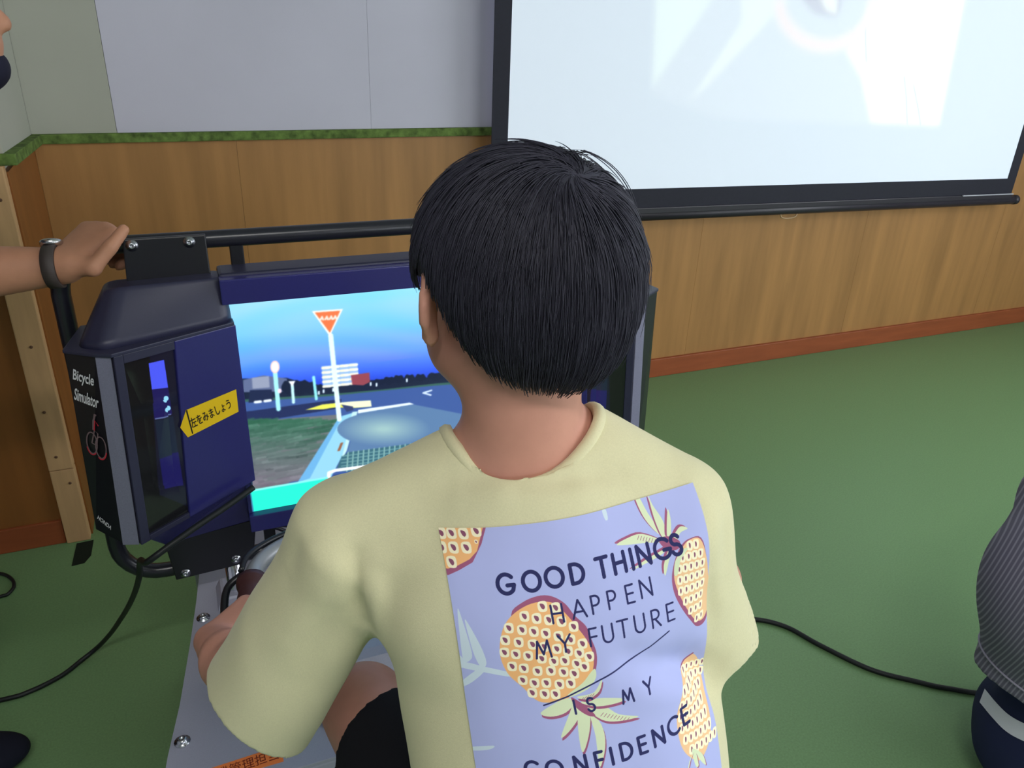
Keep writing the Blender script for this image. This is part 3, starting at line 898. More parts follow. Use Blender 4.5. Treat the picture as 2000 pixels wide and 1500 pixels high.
# sign posts
cv.stroke(zpx([(922, 770), (985, 1385)]), 15, (230, 255, 255))
P([(785, 592), (1012, 575), (915, 775)], (255, 246, 238)); P([(806, 602), (992, 588), (916, 750)], (250, 122, 74))
for i, x in enumerate((855, 890, 922, 952)):
    cv.stroke(zpx([(x - 8, 655 - i * 2), (x + 4, 632 - i * 2), (x + 12, 655 - i * 2)]), 5, (255, 232, 220))
    cv.stroke(zpx([(x - 8, 648 - i * 2), (x + 12, 646 - i * 2)]), 4, (255, 232, 220))
cv.stroke(zpx([(512, 1010), (540, 1310)]), 13, (170, 246, 255))
cv.poly(zpx([(514 + 34 * math.cos(a), 1000 + 46 * math.sin(a)) for a in np.linspace(0, 6.28, 24)]), (255, 214, 208))
cv.poly(zpx([(514 + 24 * math.cos(a), 1000 + 36 * math.sin(a)) for a in np.linspace(0, 6.28, 24)]), (255, 252, 250))
cv.poly(zpx([(548 + 14 * math.cos(a), 1176 + 18 * math.sin(a)) for a in np.linspace(0, 6.28, 16)]), (250, 226, 240))
cv.stroke(zpx([(640, 1130), (650, 1260)]), 9, (200, 250, 255)); P([(612, 1105), (664, 1102), (640, 1145)], (244, 250, 255))
cv.stroke(zpx([(797, 1075), (817, 1235)]), 9, (150, 240, 250))
cv.stroke(zpx([(1660, 1172), (1600, 1190), (1655, 1206)]), 6, (210, 230, 250))
for x, y in ((1215, 1125), (1258, 1130), (1480, 1098), (835, 1190), (870, 1178), (940, 1168)):
    cv.stroke(zpx([(x, y - 8), (x, y + 8)]), 6, (220, 240, 255))
im_g = blur(cv.out(), 8)
M_GAME = img_mat('lit_screen_picture', im_g, emit=1.15, rough=0.25, spec=0.3, base_black=True)
scr = mesh('screen', [(MX0, MY, MZ0), (MX1, MY, MZ0), (MX1, MY, MZ1), (MX0, MY, MZ1), (MX0, MY + .004, MZ0), (MX1, MY + .004, MZ0), (MX1, MY + .004, MZ1), (MX0, MY + .004, MZ1)],
           [(0, 1, 2, 3), (7, 6, 5, 4), (0, 4, 5, 1), (1, 5, 6, 2), (2, 6, 7, 3), (3, 7, 4, 0)], M_GAME, mon, label='lit screen showing a road with a red triangular sign')
set_uv(scr, [(0, 0), (1, 0), (1, 1), (0, 1)] * 2)

# ---------------------------------------------------------------- flared side displays, one on each side of the monitor
SIDE = {}
def side_display(sgn):
    X = (lambda x: x) if sgn < 0 else mx
    T = lambda pts: [(X(x), y, z) for x, y, z in pts]
    def order(p): return p if sgn < 0 else p[::-1]
    zt = 0.969
    A, S, B, Mm = (-0.129, 1.206), (-0.150, 1.211), (-0.193, 1.2365), (0.050, 1.2905)
    A2, S2, B2, M2 = (-0.1403, 1.193), (-0.165, 1.2005), (-0.2055, 1.240), (0.0515, 1.2895)
    low = T([(*M2, .668), (*A2, .640), (*S2, .640), (*B2, .652), (-.190, 1.335, .655), (.045, 1.335, .668)])
    top = T([(*Mm, zt), (*A, zt), (*S, zt), (*B, zt), (-.175, 1.335, zt), (.045, 1.335, zt)])
    h = loft('side_display', order(low[::-1]), order(top[::-1]), M_BLACKP, sim, 0.0015)
    # frame on the inner face: u runs from the free edge A to the monitor
    a0, a1 = A_(T([(*A2, .640)])[0]), A_(T([(*A, zt)])[0])
    b0, b1 = A_(T([(*M2, .668)])[0]), A_(T([(*Mm, zt)])[0])
    nin = np.cross(b0 - a0, a1 - a0); nin /= np.linalg.norm(nin)
    if nin[1] > 0: nin = -nin
    def F(u, v, lift=0.0):   # u, v 0..1 over the face
        return (a0 * (1 - u) + b0 * u) * (1 - v) + (a1 * (1 - u) + b1 * u) * v + nin * lift
    def plate(name, uv, t, m, parent, bevel=0.0012, lift=0.0, label=None):
        return prism(name, [F(u, v, lift) for u, v in uv], nin * t, m, parent, bevel, label)
    plate('face_panel', [(.40, .0), (1.0, .0), (1.0, 1.0), (.47, 1.0)], .007, M_BLACKP_LIT, h, .002)
    plate('window_frame', [(.0, .0), (.07, .0), (.07, 1.0), (.0, 1.0)], .007, M_NAVY2, h)
    plate('window_frame', [(.07, .955), (.468, .955), (.47, 1.0), (.07, 1.0)], .007, M_NAVY2, h)
    plate('window_frame', [(.07, .0), (.40, .0), (.402, .03), (.07, .03)], .007, M_NAVY2, h)
    # emissive picture over the window glass: one strip blue, the rest near black
    gl = plate('display_window', [(.07, .03), (.405, .03), (.466, .955), (.07, .955)], .0015, M_BLACKGLASS, h, 0)
    cw, ch = 220, 640
    cs = Canvas(cw, ch, (4, 4, 8), 2)
    def W(pts):
        out = []
        for x, y in pts:
            d = (x - 1000) / 1530 * _r + (750 - y) / 1530 * _u + _f
            d = A_(d); t = ((b0 - A_([0, 0, 1.45])) @ nL0) / (d @ nL0); p = A_([0, 0, 1.45]) + t * d
            v = (p[2] - .654) / (.969 - .654); e = (a0L * (1 - v) + a1L * v); f = (b0L * (1 - v) + b1L * v)
            u = ((p - e) @ (f - e)) / ((f - e) @ (f - e))
            out.append(((u - .07) / .40 * cw, (.955 - v) / .925 * ch))
        return out
    if sgn < 0: SIDE.update(a0=a0, a1=a1, b0=b0, b1=b1, n=nin)
    a0L, a1L, b0L, b1L, nL0 = SIDE['a0'], SIDE['a1'], SIDE['b0'], SIDE['b1'], SIDE['n']
    if sgn > 0: cw2 = None
    b0_ = b0; b0 = b0L
    cs.poly(W([(290, 690), (352, 675), (362, 985), (308, 960)]), (12, 12, 34))
    cs.poly(W([(288, 708), (318, 701), (326, 755), (294, 759)]), (76, 90, 250))
    cs.poly(W([(294, 759), (326, 755), (334, 806), (300, 812)]), (24, 18, 84))
    for x, y in ((322, 776), (326, 795)): cs.poly(W([(x + 5 * math.cos(a), y + 5 * math.sin(a)) for a in np.linspace(0, 6.28, 14)]), (150, 222, 250))
    cs.stroke(W([(302, 812), (331, 807)]), 5, (96, 110, 160))
    cs.poly(W([(301, 815), (336, 810), (345, 880), (310, 888)]), (18, 30, 50))
    cs.poly(W([(310, 888), (346, 880), (356, 945), (318, 950)]), (22, 18, 84))
    b0 = b0_
    m_side = img_mat('emissive_window_picture', blur(cs.out(), 3), emit=1.0, rough=.08, spec=.5, base_black=True)
    q = [F(.07, .03, .0019), F(.405, .03, .0019), F(.466, .955, .0019), F(.07, .955, .0019)]
    ss_ = prism('window_picture', q, nin * .0004, m_side, h, 0, 'picture with a bright blue strip in the side window')
    uvs = [(0, 0), (.335 / .40, 0), (.396 / .40, 1), (0, 1)]
    set_uv(ss_, uvs * 2)
    # grey bevelled front edge
    s0, s1 = A_(T([(*S2, .640)])[0]), A_(T([(*S, zt)])[0])
    ne = np.cross(a0 - s0, s1 - s0); ne /= np.linalg.norm(ne)
    if ne[1] > 0: ne = -ne
    prism('edge_strip', [s0, a0, a1, s1], ne * .003, M_GREYEDGE, h, .001)
    # lid, hood above, cover below
    lid = T([(Mm[0] + .001, Mm[1] - .0085, zt), (A[0] + .001, A[1] - .009, zt), (S[0] - .001, S[1] - .005, zt), (B[0] - .002, B[1] - .001, zt), (-.178, 1.335, zt), (.049, 1.335, zt)])
    loft('lid', order(lid[::-1]), order([(x, y, z + .006) for x, y, z in lid][::-1]), M_NAVY2, h, .0015)
    hl = T([(.049, 1.284, zt + .004), (-.140, 1.212, zt + .004), (-.176, 1.236, zt + .004), (-.170, 1.345, zt + .004), (.049, 1.345, zt + .004)])
    hu = T([(.046, 1.300, 1.046), (-.116, 1.290, 1.046), (-.132, 1.302, 1.042), (-.132, 1.347, 1.042), (.046, 1.347, 1.046)])
    hood('hood', order(hl), order(hu), M_NAVY2, h)
    cl = T([(.049, 1.334, .548), (-.116, 1.332, .532), (-.116, 1.348, .532), (.049, 1.348, .548)])
    cu = T([(.050, 1.2915, .668), (-.132, 1.204, .641), (-.165, 1.338, .650), (.045, 1.338, .668)])
    loft('lower_cover', order(cl[::-1]), order(cu[::-1]), M_BLACKP_LIT, h, .003)
    # clamp plates that bolt the box to the tube frame
    pl = T([(-.100, 1.330, 1.040), (.026, 1.330, 1.040), (.026, 1.337, 1.108), (-.096, 1.337, 1.108)])
    prism('clamp_plate', pl, (0, .010, 0), M_BLACKP, h, .002)
    pb = T([(-.116, 1.330, .536), (.049, 1.330, .552), (.037, 1.334, .468), (.012, 1.334, .452), (-.108, 1.334, .446)])
    prism('clamp_plate', pb, (0, .011, 0), M_BLACKP, h, .002)
    for x, y, z in ((-.084, 1.337, 1.098), (.0, 1.337, 1.098)):
        bolt((X(x), y - .001, z), (0, -1, .15), .0062, .006, h)
    for x, y, z in ((-.090, 1.334, .459), (.003, 1.334, .468)):
        bolt((X(x), y - .001, z), (0, -1, .1), .0062, .006, h)
    return h, F, nin, (s0, s1, A_(T([(*B2, .652)])[0]), A_(T([(*B, zt)])[0]))
hL, FL, nL, (s0, s1, b0, b1) = side_display(-1)
hR, FR, nR, _q = side_display(+1)
# yellow arrow sticker with the words to look left
def SF(u, z, lift): 
    v = (z - .645) / (.969 - .645)
    return FL(u / .196, v, lift)
st = [(.0826, .8185), (.0952, .8452), (.1821, .8478), (.1813, .8028), (.0923, .7956)]
sk = prism('arrow_sticker', [SF(u, z, .0071) for u, z in st], nL * .0005, M_YEL, hL, 0, 'yellow arrow sticker with black Japanese words')
ub = SF(.17, .82, 0) - SF(.11, .82, 0)
ribbon('arrow_line', [[(0, 0), (.0012, -.049)]], .0022, SF(.0958, .8452, .0078), ub, (0, 0, 1), M_INK, sk)
text_on('arrow_lettering', '左をみましょう', SF(.101, .8085, .0078), SF(.17, .8225, 0) - SF(.11, .8155, 0), (0, 0, 1), .019, M_INK, sk, width=.074, bold=.012)
# outer cover lettering: face from S back to B
uo = nrm(s0 + s1 - b0 - b1)
def OF(t, z): # t 0 at B .. 1 at S
    v = (z - .646) / (.969 - .646)
    return (b0 * (1 - v) + b1 * v) * (1 - t) + (s0 * (1 - v) + s1 * v) * t
up = nrm(s1 - s0)
text_on('lettering', 'Bicycle', OF(.12, .9215), OF(.8, .9225) - OF(.1, .929), up, .023, M_WHT, hL, width=.034, bold=.02, lift=.0008)
text_on('lettering', 'Simulator', OF(.06, .892), OF(.8, .889) - OF(.1, .8965), up, .0205, M_WHT, hL, width=.0405, bold=.02, lift=.0008)
text_on('maker_lettering', 'HONDA', OF(.14, .672), OF(.8, .662) - OF(.1, .676), up, .0085, M_WHT, hL, width=.030, bold=.02, lift=.0008)
wheel = lambda cx, cz, r: [(cx + r * math.cos(a) * .5, cz + r * math.sin(a)) for a in np.linspace(0, 2 * math.pi, 22)]
lo_ = OF(.28, .800)
em = ribbon('cyclist_emblem', [wheel(.006, .020, .019)], .0022, lo_, uo, up, M_GRY, hL, .0009)
ribbon('emblem_wheel', [wheel(.022, .016, .019)], .0022, lo_, uo, up, M_GRY, hL, .00095)
ribbon('emblem_frame', [[(.006, .020), (.015, .018), (.018, .040), (.012, .044), (.006, .020)]], .0022, lo_, uo, up, M_GRY, hL, .0010)
ribbon('emblem_rim', [wheel(.022, .016, .021)[14:21]], .0020, lo_, uo, up, M_RED, hL, .0012)
ribbon('emblem_rim', [wheel(.006, .020, .021)[12:19]], .0020, lo_, uo, up, M_RED, hL, .0011)
ribbon('emblem_rider', [[(.010, .044), (.011, .060), (.013, .066), (.014, .072), (.017, .071)]], .0036, lo_, uo, up, M_GRY, hL, .0008)
ribbon('emblem_arm', [[(.012, .044), (.014, .062), (.020, .054)]], .0022, lo_, uo, up, M_RED, hL, .0012)

# ---------------------------------------------------------------- handlebar, grips, steering column, saddle and crank
hbar = [(-0.004, .80, .742), (.012, .86, .744), (.0185, .90, .745), (.0265, .93, .744), (.047, .957, .742), (.082, .982, .738), (.125, 1.0, .733), (.20, 1.012, .728), (SC, 1.016, .725)]
full = spline(hbar + [(mx(x), y, z) for x, y, z in hbar[:-1][::-1]], 5)
hb = tube('handlebar', full, .0115, M_BAR, sim, 14)
for sg in (0, 1):
    X = (lambda x: x) if sg == 0 else mx
    gp = spline([(X(-0.010), .785, .741), (X(0.004), .83, .743), (X(.012), .86, .744), (X(.0185), .902, .745)], 5)
    rad = [.0165 + .0012 * (i % 2) for i in range(len(gp))]; rad[-1] = .0205; rad[-2] = .0205
    tube('grip', gp, rad, M_GRIP, hb, 18)
    ln = spline([(X(.006), .915, .755), (X(.016), .940, .757), (X(.038), .966, .753), (X(.075), .99, .748), (X(.13), 1.006, .742), (X(.22), 1.03, .70), (X(.27), 1.06, .62)], 5)
    tube('brake_cable', ln, .0042, M_BLACKP, hb, 8)
    lv = spline([(X(.010), .918, .748), (X(-.014), .905, .738), (X(-.022), .86, .728), (X(-.020), .815, .724)], 5)
    tube('brake_lever', lv, .0052, M_BLACKP, hb, 10)
tube('steering_column', [(SC, 1.016, .725), (SC, 1.05, .60), (SC, 1.09, ZT + .09)], .021, M_BLACKP, sim, 16)
for k, (x0, x1) in enumerate(((.02, .10), (.05, .13), (.09, .12))):
    tube('signal_cable', spline([(x0, 1.352, .60), (x0 + .01, 1.345, .545 - .01 * k), (x1, 1.35, .50), (x1 + .03, 1.36, .43), (x1 + .05, 1.30, .42)], 5), .0042, M_BLACKP, sim, 8)
sad = bmesh.new()
SPX, SPY = .285, .375
ring = []
prof = [(-.13, .070), (-.10, .078), (-.05, .070), (.0, .045), (.06, .026), (.11, .020), (.125, .012)]
lv_ = [( .0, .86), (-.012, 1.0), (-.035, .96), (-.046, .7)]
rows = []
for dz, kk in lv_:
    pts = [(SPX + w * kk, SPY + y, .646 + dz + (.012 if y < -.08 else 0)) for y, w in prof] + [(SPX - w * kk, SPY + y, .646 + dz + (.012 if y < -.08 else 0)) for y, w in prof[::-1]]
    rows.append([sad.verts.new(p) for p in pts])
n_ = len(rows[0])
for i in range(len(rows) - 1):
    for k in range(n_): sad.faces.new((rows[i][k], rows[i][(k + 1) % n_], rows[i + 1][(k + 1) % n_], rows[i + 1][k]))
sad.faces.new(rows[0]); sad.faces.new(rows[-1][::-1])
from_bm('saddle', sad, M_BLACKP, sim, True)
tube('saddle_post', [(SPX, SPY + .0, .605), (SPX + .01, SPY + .05, .30), (SC - .01, .50, .10)], .016, M_CHROME, sim, 14)
box('rear_foot', (SC - .25, .08, .0), (SC + .25, .16, .06), M_SILVER, sim, .01)
box('spine_beam', (SC - .04, .10, .02), (SC + .04, .93, .11), M_SILVER, sim, .01)
tube('crank_axle', [(SC - .09, .62, .33), (SC + .09, .62, .33)], .014, M_CHROME, sim, 12)
tube('crank_support', [(SC, .62, .33), (SC, .60, .10)], .024, M_SILVER, sim, 12)
for sg in (-1, 1):
    yp = .62 + sg * .09
    tube('crank_arm', [(SC + sg * .082, .62, .33), (SC + sg * .088, yp, .33)], .011, M_CHROME, sim, 10)
    box('pedal', (SC + sg * .135 - .042, yp - .045, .320), (SC + sg * .135 + .042, yp + .045, .340), M_BLACKP, sim, .004)
# ================================================================ the boy
M_SKIN = mat('skin', (198, 142, 124), 0.5, 0.35, var=0.05, scale=40, bump=0.03, bscale=500)
M_HAIR = mat('black_hair', (48, 47, 60), 0.6, 0.35)
M_SHIRT = mat('pale_yellow_cotton', (212, 206, 168), 0.9, 0.15, var=0.035, scale=700, bump=0.10, bscale=900, sheen=0.15)
M_SHORTS = mat('black_shorts_cloth', (20, 20, 26), 0.85, 0.2, bump=0.1, bscale=700)
M_SHOE = mat('dark_shoe', (40, 42, 52), 0.6, 0.3)
M_SOLE = mat('white_sole', (200, 200, 200), 0.6, 0.3)
M_SOCK = mat('white_sock', (210, 210, 210), 0.85, 0.2)
M_EYE = mat('eye_white', (230, 228, 224), 0.2, 0.5)
M_IRIS = mat('dark_iris', (30, 20, 16), 0.2, 0.5)
M_LIP = mat('lips', (176, 104, 96), 0.5, 0.35)

boy = empty('person', (0.30, 0.60, 0.0), 'boy seen from behind in a pale yellow shirt with a pineapple print, riding the simulator', 'person')

# torso axes: u to his right, w up the spine, v forward
TN = A_([0.255, 0.545, 1.116]); TP = A_([0.275, 0.408, 0.700])
tw = nrm(TN - TP)
_az = math.radians(11)
tu = A_([math.cos(_az), -math.sin(_az), 0.0]); tu = nrm(tu - tw * (tu @ tw)); tv = np.cross(tw, tu)
def T(u, v, w): return TN + tu * u + tv * v + tw * w
# head axes
HC = A_([0.245, 0.563, 1.258])
_ha, _hp, _hr = math.radians(-3), math.radians(10), math.radians(-3)
hf = A_([math.sin(_ha) * math.cos(_hp), math.cos(_ha) * math.cos(_hp), -math.sin(_hp)])
hr0 = A_([math.cos(_ha), -math.sin(_ha), 0]); hu0 = np.cross(hr0, hf)
hr = hr0 * math.cos(_hr) + hu0 * math.sin(_hr); hu = np.cross(hr, hf)
HM = np.stack([hr, hf, hu])
def H(x, y, z): return HC + hr * x + hf * y + hu * z

SHL, SHR = A_([0.106, 0.570, 1.030]), A_([0.352, 0.480, 1.056])
ELL, ELR = A_([-0.010, 0.682, 0.805]), A_([0.490, 0.540, 0.850])
WRL, WRR = A_([-0.036, 0.782, 0.762]), A_([0.676, 0.782, 0.762])
HPL, HPR = TP - tu * .075 - tw * .0, TP + tu * .075
KNL, KNR = A_([0.128, 0.725, 0.652]), A_([0.465, 0.735, 0.700])
ANL, ANR = A_([0.178, 0.520, 0.395]), A_([0.458, 0.700, 0.395])

def head_into(F, Hf, M, s=1.0):
    q = lambda x, y, z: Hf(x * s, y * s, z * s)
    e = lambda c, r, k: F.apply(ell(q(*c), A_(r) * s, M), k)
    e((0, -.008, .020), (.072, .088, .074), 0.0)          # skull
    e((0, .030, -.030), (.060, .060, .072), .03)          # face
    e((0, .046, -.078), (.034, .032, .026), .025)         # chin
    for sx in (-1, 1):
        e((sx * .036, .052, -.038), (.024, .022, .026), .02)      # cheeks
        e((sx * .046, .020, -.066), (.020, .036, .022), .025)     # jaw corners
        e((sx * .030, .074, .004), (.020, .010, .006), .012)      # brows
    F.apply(cone(q(0, .080, .000), q(0, .096, -.030), .007 * s, .011 * s), .010)  # nose
    for sx in (-1, 1): e((sx * .009, .087, -.033), (.008, .008, .006), .006)
    e((0, .082, -.052), (.020, .008, .005), .006); e((0, .080, -.060), (.017, .008, .005), .006)
    for sx in (-1, 1): F.apply(ell(q(sx * .029, .085, -.008), A_((.015, .013, .009)) * s, M), .006, 'sub')
    for sx in (-1, 1):                                            # ears: leaf of cartilage with a rim and a lobe
        f_ = M.T @ nrm([sx * .62, -.78, .08]); w_ = M.T @ nrm([sx * .04, -.12, 1.0]); w_ = nrm(w_ - f_ * (w_ @ f_)); u_ = np.cross(f_, w_)
        c = q(sx * .0790, -.006, -.016)
        F.apply(ell(c, A_((.0050, .0155, .027)) * s, np.stack([u_, f_, w_])), .006)
        rim = [c + s * (f_ * .0145 * math.cos(a) + w_ * (.001 + .0265 * math.sin(a))) for a in np.linspace(-1.1, 2.9, 10)]
        for i in range(9): F.apply(cone(rim[i], rim[i + 1], .0042 * s, .0042 * s), .003)
        e((sx * .0785, -.003, -.043), (.007, .008, .011), .006)

def add_eyes(parent, Hf, s=1.0):
    for sx in (-1, 1):
        c = Hf(sx * .029 * s, .0745 * s, -.008 * s)
        d = Hf(sx * .029 * s, .0845 * s, -.008 * s) - c
        lathe('eyeball', [(.0001, -.0105 * s), (.006 * s, -.0085 * s), (.0105 * s, 0), (.009 * s, .0055 * s), (.006 * s, .0087 * s), (.0001, .0106 * s)], c, d, M_EYE, parent, 16)
        lathe('iris', [(.0055 * s, .0091 * s), (.004 * s, .0101 * s), (.0001, .0108 * s)], c, d, M_IRIS, parent, 14)

B = Field((-.13, .20, .29), (.77, 1.02, 1.40), .004)
head_into(B, H, HM)
B.apply(cone(T(-.017, -.006, -.04), H(-.006, -.022, -.060), .050, .048), .025)
B.apply(ecyl(T(0, .004, -.09), T(0, .004, -.24), tu, .122, .078, .108, .074), .03)
B.apply(ecyl(T(0, .004, -.26), T(0, .0, -.43), tu, .104, .074, .112, .085), .03)
for s_, sh in ((-1, SHL), (1, SHR)):
    B.apply(cone(T(s_ * .03, 0, -.02), sh, .042, .040), .03)
for sh, el, wr in ((SHL, ELL, WRL), (SHR, ELR, WRR)):
    chain(B, [sh, sh * .45 + el * .55, el], [.041, .038, .031], .02)
    chain(B, [el, el * .7 + wr * .3, wr], [.031, .0315, .0215], .012)
for hp, kn, an, toe in ((HPL, KNL, ANL, (.005, .11, -.045)), (HPR, KNR, ANR, (.003, .11, -.045))):
    chain(B, [hp, hp * .4 + kn * .6, kn], [.078, .064, .050], .03)
    chain(B, [kn, kn * .7 + an * .3, an], [.049, .049, .031], .02)
nL = nrm([.25, -.10, -1]); aL = nrm(A_([.85, .50, .02])); aL = nrm(aL - nL * (aL @ nL))
tipsL = hand(B, WRL, aL, nL, np.cross(nL, aL), .80, curl=(62, 72, 50), thumb=[(.020, .020, .006), (.042, .044, .018), (.052, .052, .042), (.050, .046, .062)])
nR = nrm([-.25, -.10, -1]); aR = nrm(A_([-.85, .50, .02])); aR = nrm(aR - nR * (aR @ nR))
hand(B, WRR, aR, nR, -np.cross(nR, aR), .80, curl=(62, 72, 50), thumb=[(.020, .020, .006), (.042, .044, .018), (.052, .052, .042), (.050, .046, .062)])
V, Q = B.surface()
V = smooth_pts(V, Q, 2, .4)
body = mesh('body', V, Q, M_SKIN, boy, True)
add_eyes(body, H)

# ---------------------------------------------------------------- hair: a cap with a ragged lower edge and fine strands over it
HF = Field(HC - .16, HC + .16, .003)
cap_c, cap_r = A_([0.0, -.010, .014]), A_([.0865, .102, .086])
lob_c, lob_r = A_([0.0, -.052, -.026]), A_([.0600, .052, .062])
HF.apply(ell(H(*cap_c), cap_r, HM)); HF.apply(ell(H(*lob_c), lob_r, HM), .035)
EDGE_Y = [-.20, -.105, -.078, -.058, -.042, -.028, -.014, .004, .020, .035, .050, .070, .20]
EDGE_Z = [-.078, -.078, -.074, -.056, -.030, -.004, .016, .020, .002, -.004, .010, .030, .034]
def edge_z(x, y): return np.interp(y, EDGE_Y, EDGE_Z)
def capcut(P):
    q = (P - HC) @ HM.T
    return (edge_z(q[..., 0], q[..., 1]) - q[..., 2]) * .7
HF.cut(capcut)
V, Q = HF.surface(); V = smooth_pts(V, Q, 3, .5)
hair = mesh('hair', V, Q, M_HAIR, boy, True, label='short straight black hair')
def cap_d(q):
    def e(c, r):
        p = (q - c) / r; k0 = np.linalg.norm(p, axis=-1); k1 = np.linalg.norm(p / r, axis=-1) + 1e-9
        return k0 * (k0 - 1) / k1
    a, d = e(cap_c, cap_r), e(lob_c, lob_r); k = .035
    h = np.clip(.5 + .5 * (a - d) / k, 0, 1)
    return a + (d - a) * h - k * h * (1 - h)
def cap_g(q, e=1e-4):
    return np.stack([(cap_d(q + e * np.eye(3)[i]) - cap_d(q - e * np.eye(3)[i])) / (2 * e) for i in range(3)], -1)
NS, NP = 11000, 12
whorl = np.array([.006, -.072, .070])
dirs = rng.normal(size=(NS * 3, 3)); dirs /= np.linalg.norm(dirs, axis=1)[:, None]
q = cap_c + dirs * cap_r
for _ in range(4): q = q - cap_g(q) * cap_d(q)[:, None]
ok = q[:, 2] > edge_z(q[:, 0], q[:, 1]) + .004
q = q[ok][:NS]; n_s = len(q)
lift = np.abs(rng.normal(0, .0018, n_s)); ln = rng.uniform(.03, .075, n_s); jit = rng.normal(0, .10, (n_s, 3))
end_j = rng.normal(0, .0055, n_s)
paths = [q]
alive = np.ones(n_s, bool)
for k in range(1, NP):
    g = cap_g(q); g /= np.linalg.norm(g, axis=1)[:, None]
    away = q - whorl; dist_ = np.linalg.norm(away, axis=1)[:, None]; away = away / (dist_ + 1e-6)
    sw = np.cross(g, away)
    wgt = np.clip(dist_ / .10, 0, 1)
    d = away * (1.0 - .55 * wgt) + np.array([0, 0, -1.0]) * (.25 + .75 * wgt) + sw * (.55 * np.exp(-dist_ / .05)) + jit * .6
    front = np.clip(q[:, 1:2] / .06, 0, 1)
    d = d + np.array([0, .8, 0]) * front * (q[:, 2:3] > .03)
    d = d - g * (d * g).sum(1)[:, None]; d /= np.linalg.norm(d, axis=1)[:, None] + 1e-9
    q2 = q + d * (ln / NP)[:, None]
    q2 = q2 - cap_g(q2) * (cap_d(q2) - lift * (0.4 + k / NP))[:, None] * .9
    alive &= q2[:, 2] > edge_z(q2[:, 0], q2[:, 1]) + end_j - .004
    q2 = np.where(alive[:, None], q2, q + 1e-5 * d)
    q = q2; paths.append(q)
Pth = np.stack(paths, 1)                                   # n, NP, 3 in head axes
# a few loose hairs standing off the crown and the right side
loose = []
for i in range(60):
    a = rng.uniform(-.030, .022); b = np.array([a, rng.uniform(-.06, -.01), .0])
    b[2] = cap_c[2] + cap_r[2] * math.sqrt(max(0, 1 - ((b[0] - cap_c[0]) / cap_r[0]) ** 2 - ((b[1] - cap_c[1]) / cap_r[1]) ** 2)) - .002; tdir = np.array([rng.normal(.3, .7), rng.normal(-.2, .5), 1.0])
    pts = [b + tdir * .010 * t * (1 - .45 * t) + np.array([rng.normal(.010, .008), 0, -.004]) * t * t for t in np.linspace(0, 1, NP)]
    loose.append(pts)
for i in range(10):
    th = np.linspace(.35, 1.15 + .1 * rng.random(), NP); rr_ = 1.02 + .05 * rng.random() * np.sin((th - .35) / .9 * 3.0)
    y0 = rng.uniform(-.05, .0)
    loose.append([np.array([cap_c[0] + cap_r[0] * np.sin(t) * r, y0, cap_c[2] + cap_r[2] * np.cos(t) * r]) for t, r in zip(th, rr_)])
Pth = np.concatenate([Pth, np.array(loose)], 0); n_s = len(Pth)
tan = np.gradient(Pth, axis=1); tan /= np.linalg.norm(tan, axis=2)[..., None] + 1e-9
ref = Pth - cap_c; ref /= np.linalg.norm(ref, axis=2)[..., None]
s1_ = np.cross(tan, ref); s1_ /= np.linalg.norm(s1_, axis=2)[..., None] + 1e-9; s2_ = np.cross(s1_, tan)
rad_ = .00046 * np.interp(np.arange(NP), [0, NP * .6, NP - 1], [1, .9, .25])[None, :, None]
ringv = np.stack([Pth + rad_ * (math.cos(a) * s2_ + math.sin(a) * s1_) for a in (0, 2.094, 4.189)], 2)   # n,NP,3,3
Vv = HC + ringv.reshape(-1, 3) @ HM
base_i = (np.arange(n_s)[:, None, None] * NP + np.arange(NP - 1)[None, :, None]) * 3
k_ = np.arange(3)[None, None, :]; k2_ = (k_ + 1) % 3
Fv = np.stack([base_i + k_, base_i + k2_, base_i + 3 + k2_, base_i + 3 + k_], -1).reshape(-1, 4)
mesh('hair_strands', Vv, Fv, M_HAIR, hair, True, 'stuff')

# ---------------------------------------------------------------- T-shirt
S = Field((-.13, .24, .62), (.63, .80, 1.18), .0032)
S.apply(ecyl(T(0, .006, -.085), T(0, .000, -.44), tu, .146, .104, .150, .122, cap=.6))
S.apply(ell(T(0, -.006, -.13), (.150, .094, .085), np.stack([tu, tv, tw])), .03)
for s_, sh in ((-1, SHL), (1, SHR)):
    S.apply(cone(T(s_ * .035, -.006, -.022), sh + A_([0, 0, .004]), .050, .052), .035)
S.apply(ell(T(0, -.03, -.045), (.085, .055, .045), np.stack([tu, tv, tw])), .03)
def clip(prim, pt, n):
    fn, lo, hi = prim; pt, n = A_(pt), nrm(n)
    return (lambda P: np.maximum(fn(P), (P - pt) @ n)), lo, hi
vr, vu, vf = A_(_r), A_(_u), A_(_f)
SLv = [SHL, A_([-.034, .668, .700])]
nHL = nrm(-.72 * vr - .70 * vu + .02 * vf)
HEML = A_([0.004, .637, .789])
S.apply(clip(ecyl(SLv[0], SLv[1], tv, .056, .054, .074, .070), HEML, nHL), .03)
SRv = [SHR, A_([.447, .450, .830])]
nHR = nrm(.22 * vr - .95 * vu + .25 * vf)
HEMR = A_([.430, .460, .903])
S.apply(clip(ecyl(SRv[0], SRv[1], tv, .054, .050, .048, .050), HEMR, nHR), .03)
